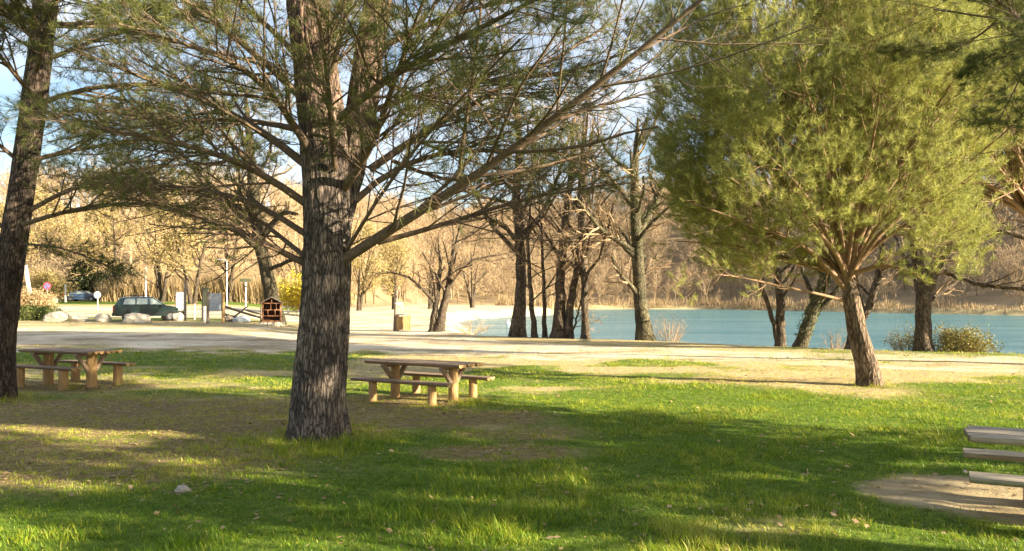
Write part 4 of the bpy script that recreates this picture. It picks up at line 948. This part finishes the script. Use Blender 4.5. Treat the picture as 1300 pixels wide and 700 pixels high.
# ------------------------------------------------------------------ rocks
def rock(label, px, d, size, seed, mt='rock', group=None, sink=.25, name='boulder', x=None):
    x = (px - 650) / F * d if x is None else x; z = gz(x, d); rs = RS(seed)
    import bmesh
    bm = bmesh.new(); bmesh.ops.create_icosphere(bm, subdivisions=4, radius=1)
    off = Vector((seed * 3.1, 0, 0))
    for v in bm.verts:
        c = v.co.copy(); k = 1 + .28 * mnoise.noise(c * 1.1 + off) + .12 * mnoise.noise(c * 2.6 + off) + .04 * mnoise.noise(c * 7 + off)
        vd = mnoise.voronoi(c * 1.6 + off)[0]; k -= .12 * max(0, .5 - vd[0])
        v.co = Vector((c.x * size[0] / 2 * k, c.y * size[1] / 2 * k, c.z * size[2] / 2 * k + size[2] * (.5 - sink)))
    me = bpy.data.meshes.new(name); bm.to_mesh(me); bm.free(); me.materials.append(M[mt])
    o = bpy.data.objects.new(name, me); col.objects.link(o); o.location = (x, d, z)
    tag(o, label, 'rock', group); return o
G = 'pale boulders along the car park'
rock('large pale boulder in front of the green car', 175, 47.5, (1.6, 1.0, .85), 3, group=G)
rock('rounded pale boulder left of the green car', 131, 49, (.9, .8, .7), 4, group=G)
rock('flat white boulder between the left pine and the rounded boulder', 101, 49.5, (1.1, .8, .5), 5, group=G)
rock('grey brown boulder closest to the left pine trunk', 72, 50, (1.5, 1.0, .8), 6, group=G)
rock('round white boulder ahead of the green car bumper', 226, 50.5, (.75, .7, .75), 7, group=G)
rock('low cream boulder under the green car nose', 214, 51.5, (.9, .7, .65), 8, group=G)
rock('white boulder beside the foot of the round red sign', 69, 93, (1.1, .9, .95), 9, group=G)
rock('large white rock heaped left of the tilted pole', 26, 74, (2.0, 1.4, 1.3), 10, group=G)
rock('pale rock slab leaning right of the tilted pole', 52, 72, (2.0, 1.2, .9), 11, group=G)
rock('grey flat rock lying left of the insect hotel', 306, 49.5, (1.1, .8, .55), 12, mt='grey_panel', group=G)
rock('small pale stone lying in the foreground grass', 232, 8.1, (.15, .12, .10), 13, name='stone', mt='stone')
rock('tiny white stone in the lawn left of the grey picnic table', 1225, 9.1, (.05, .05, .04), 14, name='stone')
rock('dark log stump end left of the grey flat rock', 291, 50, (.55, .5, .5), 15, mt='grey_post', name='tree_stump', group=None)

# ------------------------------------------------------------------ cars
def car(label, x, y, ang, paintm, L=4.35, Wd=1.7, H=1.46, wagon=True):
    t = thing('parked_car', label, 'car', (x, y, gz(x, y) + .0), ang, 'parked cars')
    # side profile (x forward, z); lower body and greenhouse are lofted across the width
    if wagon:
        low = [(-2.12, .42), (-2.16, .62), (-2.14, .86), (-2.05, .97), (.95, .95), (1.35, .90), (1.95, .78), (2.13, .66), (2.17, .45), (2.05, .30), (-1.98, .30)]
        roof = [(-2.03, .96), (-1.72, 1.38), (-1.45, 1.44), (.05, 1.46), (.30, 1.40), (1.02, .95)]
        sidew = [(-1.55, 1.0, -1.42, 1.33, -.82, 1.35, -.82, 1.0), (-.74, 1.0, -.74, 1.35, -.05, 1.36, -.02, 1.0), (.05, 1.0, .02, 1.36, .24, 1.34, .80, 1.0)]
    else:
        low = [(-2.1, .42), (-2.14, .65), (-2.05, .88), (-1.6, .95), (.95, .93), (1.4, .86), (1.95, .72), (2.12, .60), (2.15, .42), (2.03, .28), (-1.95, .28)]
        roof = [(-1.75, .94), (-1.25, 1.28), (-.7, 1.42), (0, 1.42), (.35, 1.34), (1.05, .93)]
        sidew = [(-1.35, .98, -1.05, 1.24, -.62, 1.34, -.62, .98), (-.55, .98, -.55, 1.34, .0, 1.35, .03, .98), (.1, .98, .07, 1.34, .3, 1.30, .85, .98)]
    sx = L / 4.33; sz = H / 1.46
    b = MB(); n = len(low); rows = []
    for yy, k in ((-1, .90), (-.93, 1.0), (0, 1.02), (.93, 1.0), (1, .90)):
        rows.append([((p[0] * (k if abs(p[0]) > 1.9 else 1)) * sx, yy * Wd / 2, (p[1] - (.02 if abs(yy) == 1 and p[1] > .8 else 0)) * sz) for p in low])
    V = np.array(rows).reshape(-1, 3); f = []
    for r_ in range(4):
        for i in range(n): f.append((r_ * n + i, r_ * n + (i + 1) % n, (r_ + 1) * n + (i + 1) % n, (r_ + 1) * n + i))
    b.add(V, f)
    for r_, rev in ((0, 0), (4, 1)):
        c = V[r_ * n:(r_ + 1) * n].mean(0); ring = V[r_ * n:(r_ + 1) * n]
        b.add(np.vstack([ring, c]), [((i, (i + 1) % n, n) if rev else ((i + 1) % n, i, n)) for i in range(n)])
    # greenhouse
    m_ = len(roof); rows = []
    for yy in (-1, -.72, 0, .72, 1):
        rows.append([(p[0] * sx, (yy * Wd / 2) * (.97 if q_ in (0, m_ - 1) else .80), (p[1] - (.03 if abs(yy) == 1 and 0 < q_ < m_ - 1 else 0)) * sz) for q_, p in enumerate(roof)])
    V = np.array(rows).reshape(-1, 3); f = [(r_ * m_ + i, r_ * m_ + i + 1, (r_ + 1) * m_ + i + 1, (r_ + 1) * m_ + i) for r_ in range(4) for i in range(m_ - 1)]
    b.add(V, f)
    for r_ in (0, 4):
        ring = V[r_ * m_:(r_ + 1) * m_]; c = ring.mean(0); b.add(np.vstack([ring, c]), [(i, (i + 1) % m_, m_) for i in range(m_)])
    body = b.build('body', M[paintm], t, bevel=.025)
    # glass: side windows lie on the sloping flank, 4 mm proud
    def flank(px_, pz, s_):
        f_ = (pz * 1.0 - .955) / (1.38 - .955); return (px_ * sx, s_ * (Wd / 2 * (.97 - .17 * f_) + .012), pz * sz)
    for s_ in (-1, 1):
        for q_ in sidew:
            g_ = MB(); pts_ = [flank(q_[i], q_[i + 1], s_) for i in range(0, 8, 2)]
            inner = [(p[0], p[1] - s_ * .03, p[2]) for p in pts_]
            g_.add(pts_ + inner, [(0, 1, 2, 3), (0, 4, 5, 1), (1, 5, 6, 2), (2, 6, 7, 3), (3, 7, 4, 0)]); g_.build('window', M['glass'], t)
    def slope(a, b_, wa, wb, name):
        dx, dz = b_[0] - a[0], b_[1] - a[1]; nn = np.array([-dz, dx]); nn = nn / np.linalg.norm(nn) * .012
        if nn[1] < 0: nn = -nn
        p = lambda k, w_: [((a[0] + dx * k) * sx + nn[0], s_ * w_ * Wd / 2, (a[1] + dz * k) * sz + nn[1]) for s_ in (-1, 1)]
        lo = p(.12, wa); hi = p(.92, wb); g_ = MB(); top = [lo[0], lo[1], hi[1], hi[0]]; bot = [(q0 - nn[0] * 3, q1, q2 - nn[1] * 3) for q0, q1, q2 in top]
        g_.add(top + bot, [(0, 1, 2, 3), (0, 4, 5, 1), (1, 5, 6, 2), (2, 6, 7, 3), (3, 7, 4, 0)]); g_.build(name, M['glass'], t)
    slope(roof[0], roof[1], .86, .72, 'rear_window'); slope(roof[-1], roof[-2], .88, .74, 'windscreen')
    for wx_ in (-1.30, 1.32):
        for s_ in (-1, 1):
            yy = s_ * (Wd / 2 - .09); w_ = MB()
            w_.tubes([(wx_ * sx, yy - .1, .31), (wx_ * sx, yy - .085, .31), (wx_ * sx, yy + .085, .31), (wx_ * sx, yy + .1, .31)], [.27, .315, .315, .27], 26, cap=True); wh = w_.build('wheel', M['tyre'], t)
            rm = MB(); rm.tubes([(wx_ * sx, yy + s_ * .08, .31), (wx_ * sx, yy + s_ * .112, .31)], [.20, .18], 18, cap=True)
            for k in range(5):
                a = k * 1.2566; rm.box((wx_ * sx + math.cos(a) * .09, yy + s_ * .115, .31 + math.sin(a) * .09), (.16, .02, .04), rot=np.array([(math.cos(a), 0, -math.sin(a)), (0, 1, 0), (math.sin(a), 0, math.cos(a))]))
            rm.build('rim', M['rim'], wh)
            ar = MB(); th_ = np.linspace(0, math.pi, 13); ar.tubes([(wx_ * sx + .37 * math.cos(q_), s_ * (Wd / 2 + .003), .31 + .37 * math.sin(q_)) for q_ in th_], [.028] * 13, 6); ar.build('wheel_arch', M['black_trim'], t)
    for s_ in (-1, 1):
        hb = MB(); hb.box((2.10 * sx, s_ * Wd * .36, .66), (.14, .30, .14)); hb.build('headlight', M['clear_lens'], t, bevel=.02)
        tl = MB(); tl.box((-2.10 * sx, s_ * Wd * .43, .80), (.12, .16, .30)); tl.build('tail_light', M['red_lens'], t, bevel=.02)
        mr = MB(); mr.box((.78 * sx, s_ * (Wd / 2 + .08), .99), (.12, .18, .12)); mr.build('mirror', M[paintm], t, bevel=.03)
        sl = MB(); sl.box((0, s_ * (Wd / 2 + .006), .52), (1.9 * sx, .025, .07)); sl.build('side_trim', M['black_trim'], t)
    for xx in (2.14, -2.13):
        bu = MB(); bu.box((xx * sx, 0, .43), (.14, Wd * .94, .2)); bu.build('bumper', M['black_trim'], t, bevel=.04)
    np_ = MB(); np_.box((-2.215 * sx, 0, .50), (.02, .5, .11)); np_.build('number_plate', M['number_plate'], t)
    if wagon:
        for s_ in (-1, 1):
            rr_ = MB(); rr_.tubes([(-1.4, s_ * .58, 1.46 * sz), (-1.3, s_ * .58, 1.51 * sz), (-.1, s_ * .58, 1.53 * sz), (0, s_ * .58, 1.47 * sz)], [.02] * 4, 6); rr_.build('roof_rail', M['black_trim'], t)
    return t
x, y, _ = PG(189, 50.5)
car('dark green estate car parked behind the pale boulders', x, y, R(25), 'green_paint', L=4.1, Wd=1.7, H=1.55)
x, y, _ = PG(106, 101)
car('distant dark blue car parked beyond the round white sign', x, y, R(4), 'blue_paint', L=4.3, H=1.42, wagon=False)

# ------------------------------------------------------------------ signs and posts
def post_sign(name, label, px, d, H, r, disc=None, cat='sign', mt='metal', tilt=0):
    x, y, z = PG(px, d); t = thing(name, label, cat, (x, y, z), 0, tilt=(0, tilt) if tilt else None)
    p = MB(); p.tubes([(0, 0, -.2), (0, 0, H)], [r, r * .95], 10, cap=True); p.build('post', M[mt], t)
    if disc:
        rad, mats_ = disc
        for k, (rf, m_) in enumerate(mats_):
            f = MB(); f.tubes([(0, -.04 - k * .006, H - rad), (0, -.06 - k * .006, H - rad)], [rad * rf, rad * rf], 28, cap=True)
            f.build('sign_face' if k == 0 else 'sign_panel', M[m_], t)
    return t
t = post_sign('road_sign', 'round no-parking sign with red ring and blue centre on a pale post', 60, 90, 2.45, .06, (.46, [(1, 'sign_red'), (.70, 'sign_blue')]), mt='concrete')
bs = MB(); bs.box((0, -.077, 2.45 - .46), (.62, .012, .10), rot=np.array([(.707, 0, .707), (0, 1, 0), (-.707, 0, .707)])); bs.build('red_bar', M['sign_red'], t)
post_sign('road_sign', 'blank white round sign on a short pale post before the blue car', 124, 70, 1.65, .045, (.30, [(1, 'white')]), mt='concrete')
post_sign('concrete_pole', 'thick tilted concrete pole near the left pine trunk', 41, 70, 4.0, .18, None, 'pole', 'concrete', tilt=-.16)
post_sign('concrete_post', 'short pale post between the red ring sign and blue car', 83, 95, 2.2, .12, None, 'post', 'concrete')
post_sign('pale_pole', 'slim pale pole in the reeds above the green car', 185, 88, 4.2, .10, None, 'pole', 'concrete')
t = post_sign('lamp_post', 'thin white lamp post behind the grey noticeboard', 288, 80, 4.6, .045, None, 'lamp post', 'white')
a_ = MB(); a_.tubes([(0, 0, 4.55), (-.2, 0, 4.75), (-.55, 0, 4.8)], [.03, .03, .03], 6); a_.build('arm', M['white'], t)
a_ = MB(); a_.box((-.7, 0, 4.79), (.4, .16, .09), taper=.7); a_.build('lamp_head', M['grey_panel'], t, bevel=.02)
post_sign('cream_post', 'short slim cream post between the two info boards', 247, 52, 1.05, .05, None, 'post', 'concrete')
post_sign('cream_bollard', 'stumpy cream wooden bollard before the olive board', 260, 48.5, 1.0, .13, None, 'bollard', 'concrete')
t = post_sign('direction_sign', 'pale post with a dark direction board on top in the meadow', 312, 70, 2.9, .05, None, 'sign', 'white')
a_ = MB(); a_.prism([(-.52, 2.62), (.42, 2.62), (.54, 2.76), (.42, 2.90), (-.52, 2.90)], -.10, -.06); a_.build('sign_board', M['olive_panel'], t)
a_ = MB(); a_.box((0, -.08, 2.2), (.16, .03, .12)); a_.build('marker_plate', M['dark_post'], t)
# white info board with a dark post
x, y, z = PG(229, 50.5); t = thing('info_board', 'tall narrow white info board on a dark post by the green car', 'noticeboard', (x, y, z), R(12))
a_ = MB(); a_.box((.30, 0, 1.15), (.13, .13, 2.7)); a_.build('post', M['dark_post'], t, bevel=.01)
a_ = MB(); a_.box((-.28, 0, .85), (.08, .08, 2.0)); a_.build('post', M['grey_post'], t, bevel=.01)
a_ = MB(); a_.box((0, 0, 1.25), (.47, .04, 1.15)); a_.build('panel', M['white'], t, bevel=.005)
a_ = MB(); a_.box((0, 0, 1.86), (.50, .07, .06)); a_.box((0, 0, .64), (.50, .07, .06)); a_.build('frame', M['grey_post'], t)
x, y, z = PG(260, 50.5); t = thing('olive_board', 'dark olive upright board left of the grey noticeboard', 'noticeboard', (x, y, z), R(-8))
a_ = MB(); a_.box((-.14, 0, 1.05), (.10, .12, 2.3)); a_.build('post', M['dark_post'], t, bevel=.01)
a_ = MB(); a_.box((.08, 0, 1.30), (.34, .05, 1.7)); a_.build('panel', M['olive_panel'], t, bevel=.005)
x, y, z = PG(274, 47.5); t = thing('noticeboard', 'grey noticeboard panel between two thick wooden posts', 'noticeboard', (x, y, z), R(10))
for s_ in (-.46, .42):
    a_ = MB(); a_.tubes([(s_, 0, -.2), (s_, 0, 1.9)], [.095, .085], 10, cap=True); a_.build('post', M['grey_post'] if s_ < 0 else M['post'], t)
a_ = MB(); a_.box((-.02, 0, 1.28), (.70, .05, 1.1)); a_.build('panel', M['grey_panel'], t, bevel=.006)
for zz in (1.55, 1.15):
    pass
# insect hotel
x, y, z = PG(345, 47.5); t = thing('insect_hotel', 'wooden insect hotel with peaked roof on a stone base', 'insect hotel', (x, y, z), R(14))
a_ = MB()
for i in range(6): a_.box((-.62 + i * .25, (i % 2) * .02, .10), (.235, .42, .26))
a_.build('stone_base', M['rock'], t, bevel=.03)
for s_ in (-.52, .52):
    a_ = MB(); a_.box((s_, 0, .85), (.09, .36, 1.22)); a_.build('side_board', M['red_wood'], t, bevel=.008)
a_ = MB(); a_.box((0, .14, .85), (.95, .03, 1.2)); a_.prism([(-.5, 1.42), (.5, 1.42), (0, 1.70)], .12, .155); a_.build('back_panel', M['dark_hole'], t)
a_ = MB()
for zz in (.30, .62, .98, 1.38): a_.box((0, -.02, zz), (.95, .30, .055))
for xx, z0_, z1_ in ((-.22, .65, .95), (.2, .65, .95), (-.05, 1.01, 1.35), (.27, 1.01, 1.35), (0, 1.4, 1.6)): a_.box((xx, -.03, (z0_ + z1_) / 2), (.045, .28, z1_ - z0_))
a_.build('shelves', M['red_wood'], t)
a_ = MB()
for s_ in (-1, 1):
    c_, s2 = math.cos(s_ * .50), math.sin(s_ * .50); a_.box((s_ * .33, -.02, 1.58), (.78, .50, .05), rot=np.array([(c_, 0, s2), (0, 1, 0), (-s2, 0, c_)]))
a_.build('roof', M['grey_wood'], t, bevel=.006)
# log barrier left of it
x, y, z = PG(308, 52); t = thing('log_fence', 'crossed rustic log rails between the noticeboard and insect hotel', 'fence', (x, y, z), R(5))
for p0, p1, r_ in (((-1.3, 0, 1.0), (1.2, .1, .18), .075), ((-.9, .12, .05), (.3, .05, .95), .06), ((.2, -.1, .72), (1.35, -.05, .42), .06), ((-1.2, -.1, .45), (-.2, .1, .2), .08)):
    a_ = MB(); a_.tubes(resample([p0, ((np.array(p0) + p1) / 2 + (0, .04, -.05)), p1], 6), [r_ * (1.1 - .05 * k) for k in range(6)], 8, cap=True); a_.build('rail', M['grey_post'], t, smooth=False)
for xx in (-1.2, 1.2):
    a_ = MB(); a_.tubes([(xx, 0, -.2), (xx, 0, .9)], [.08, .07], 8, cap=True); a_.build('post', M['grey_post'], t)
# low white fence far
x, y, z = PG(385, 76); t = thing('white_fence', 'low white rail fence beneath the yellow bush', 'fence', (x, y, z), R(3))
for k in range(6):
    a_ = MB(); a_.box((-2.4 + k * .96, 0, .4), (.12, .1, 1.1)); a_.build('post', M['white'], t)
for zz in (.38, .78):
    a_ = MB(); a_.box((0, -.06, zz), (5.2, .05, .14)); a_.build('rail', M['white'], t)
x, y, z = PG(505, 140); t = thing('white_fence', 'tiny pale fence panel beyond the sand behind the tall post', 'fence', (x, y, z), 0)
for k in range(2):
    a_ = MB(); a_.box((-.8 + k * 1.6, 0, .5), (.16, .15, 1.4)); a_.build('post', M['concrete'], t)
a_ = MB(); a_.box((0, -.1, .9), (1.8, .06, .5)); a_.build('rail', M['concrete'], t)
# tall wooden post and bin
x, y, z = PG(501, 47); t = thing('wooden_post', 'tall weathered wooden post leaning beside the litter bin', 'post', (x, y, z), 0, tilt=(0, .045))
a_ = MB(); a_.tubes([(0, 0, -.2), (0, 0, 1.3), (.02, 0, 2.45)], [.10, .09, .08], 10, cap=True); a_.build('shaft', M['grey_post'], t)
a_ = MB(); a_.tubes([(0, 0, 1.6), (0, 0, 1.68)], [.105, .105], 10, cap=True); a_.build('band', M['metal'], t)
x, y, z = PG(512, 46.5); t = thing('litter_bin', 'square slatted wooden litter bin beside the tall post', 'bin', (x, y, z), R(18))
for sx_ in (-.34, .34):
    for sy_ in (-.3, .3):
        a_ = MB(); a_.box((sx_, sy_, .44), (.09, .09, 1.0)); a_.build('corner_post', M['post'], t, bevel=.008)
a_ = MB()
for k in range(5):
    for s_ in (-1, 1): a_.box((-.24 + k * .12, s_ * .31, .46), (.10, .025, .78)); a_.box((s_ * .35, -.22 + k * .11, .46), (.025, .09, .78))
a_.build('side_slats', M['post'], t)
a_ = MB(); a_.box((0, 0, .50), (.56, .50, .70)); a_.build('liner', M['dark_post'], t, bevel=.02)
a_ = MB(); a_.box((0, 0, .97), (.80, .72, .05)); a_.build('lid', M['grey_wood'], t, bevel=.01)
# buoy
x = (645 - 650) / F * 92; t = thing('buoy', 'small white mooring buoy floating near the sandy shore', 'buoy', (x, 92, -1.1))
a_ = MB(); a_.tubes([(0, 0, -.2), (0, 0, -.1), (0, 0, .05), (0, 0, .22), (0, 0, .34), (0, 0, .40)], [.05, .2, .28, .25, .12, .05], 18, cap=True); a_.build('float', M['white'], t, smooth=True)
th_ = np.linspace(0, 2 * math.pi, 13); a_ = MB(); a_.tubes([(.08 * math.cos(q_), 0, .46 + .08 * math.sin(q_)) for q_ in th_], [.018] * 13, 6); a_.build('ring', M['metal'], t)

# ------------------------------------------------------------------ light, sky, camera
SUN_EL = R(17); sd_ = np.array([.936, -.351]); sd_ = sd_ / np.linalg.norm(sd_)
to_sun = Vector((sd_[0] * math.cos(SUN_EL), sd_[1] * math.cos(SUN_EL), math.sin(SUN_EL)))
sl = bpy.data.lights.new('sun', 'SUN'); sl.energy = 5.0; sl.angle = R(.5); sl.color = (1.0, .86, .62)
so_ = bpy.data.objects.new('sun', sl); col.objects.link(so_); so_.rotation_euler = to_sun.to_track_quat('Z', 'Y').to_euler()
w = bpy.data.worlds.new('World'); sc.world = w; w.use_nodes = True
nt = w.node_tree; N = nt.nodes; L = nt.links; bg = N['Background']
sky = N.new('ShaderNodeTexSky'); sky.sky_type = 'NISHITA'; sky.sun_disc = False; sky.sun_elevation = SUN_EL
sky.sun_rotation = math.atan2(sd_[0], sd_[1]); sky.air_density = 1.0; sky.dust_density = .8; sky.ozone_density = 1.2
tc = N.new('ShaderNodeTexCoord'); mp = N.new('ShaderNodeMapping'); mp.inputs['Scale'].default_value = (1, 1, 2.6); L.new(tc.outputs['Generated'], mp.inputs['Vector'])
n_ = nz(N, L, mp.outputs['Vector'], 2.6, 6, .6)
r_ = ramp(N, [(.40, (0, 0, 0)), (.66, (.75, .75, .75))]); L.new(n_.outputs['Fac'], r_.inputs['Fac'])
c_ = mixc(N, L, r_.outputs['Color'], sky.outputs['Color'], (6.5, 6.6, 7.0))
L.new(c_, bg.inputs['Color']); bg.inputs['Strength'].default_value = .05

cam = bpy.data.cameras.new('camera'); co = bpy.data.objects.new('camera', cam); col.objects.link(co); sc.camera = co
cam.sensor_width = 36; cam.lens = 36 * F / 1300; cam.clip_end = 3000; cam.clip_start = .05
co.location = (0, 0, CZ); co.rotation_euler = (R(90), 0, 0); cam.shift_y = (350 - HY) / 1300 * -1
sc.view_settings.view_transform = 'Standard'; sc.view_settings.look = 'None'; sc.view_settings.gamma = 1; sc.view_settings.exposure = 2.25
sc.cycles.max_bounces = 6; sc.cycles.diffuse_bounces = 3; sc.cycles.glossy_bounces = 2; sc.cycles.transmission_bounces = 3; sc.cycles.transparent_max_bounces = 4
sc.cycles.use_denoising = True; sc.cycles.use_adaptive_sampling = True; sc.cycles.adaptive_threshold = .015
sc.cycles.sample_clamp_indirect = 6
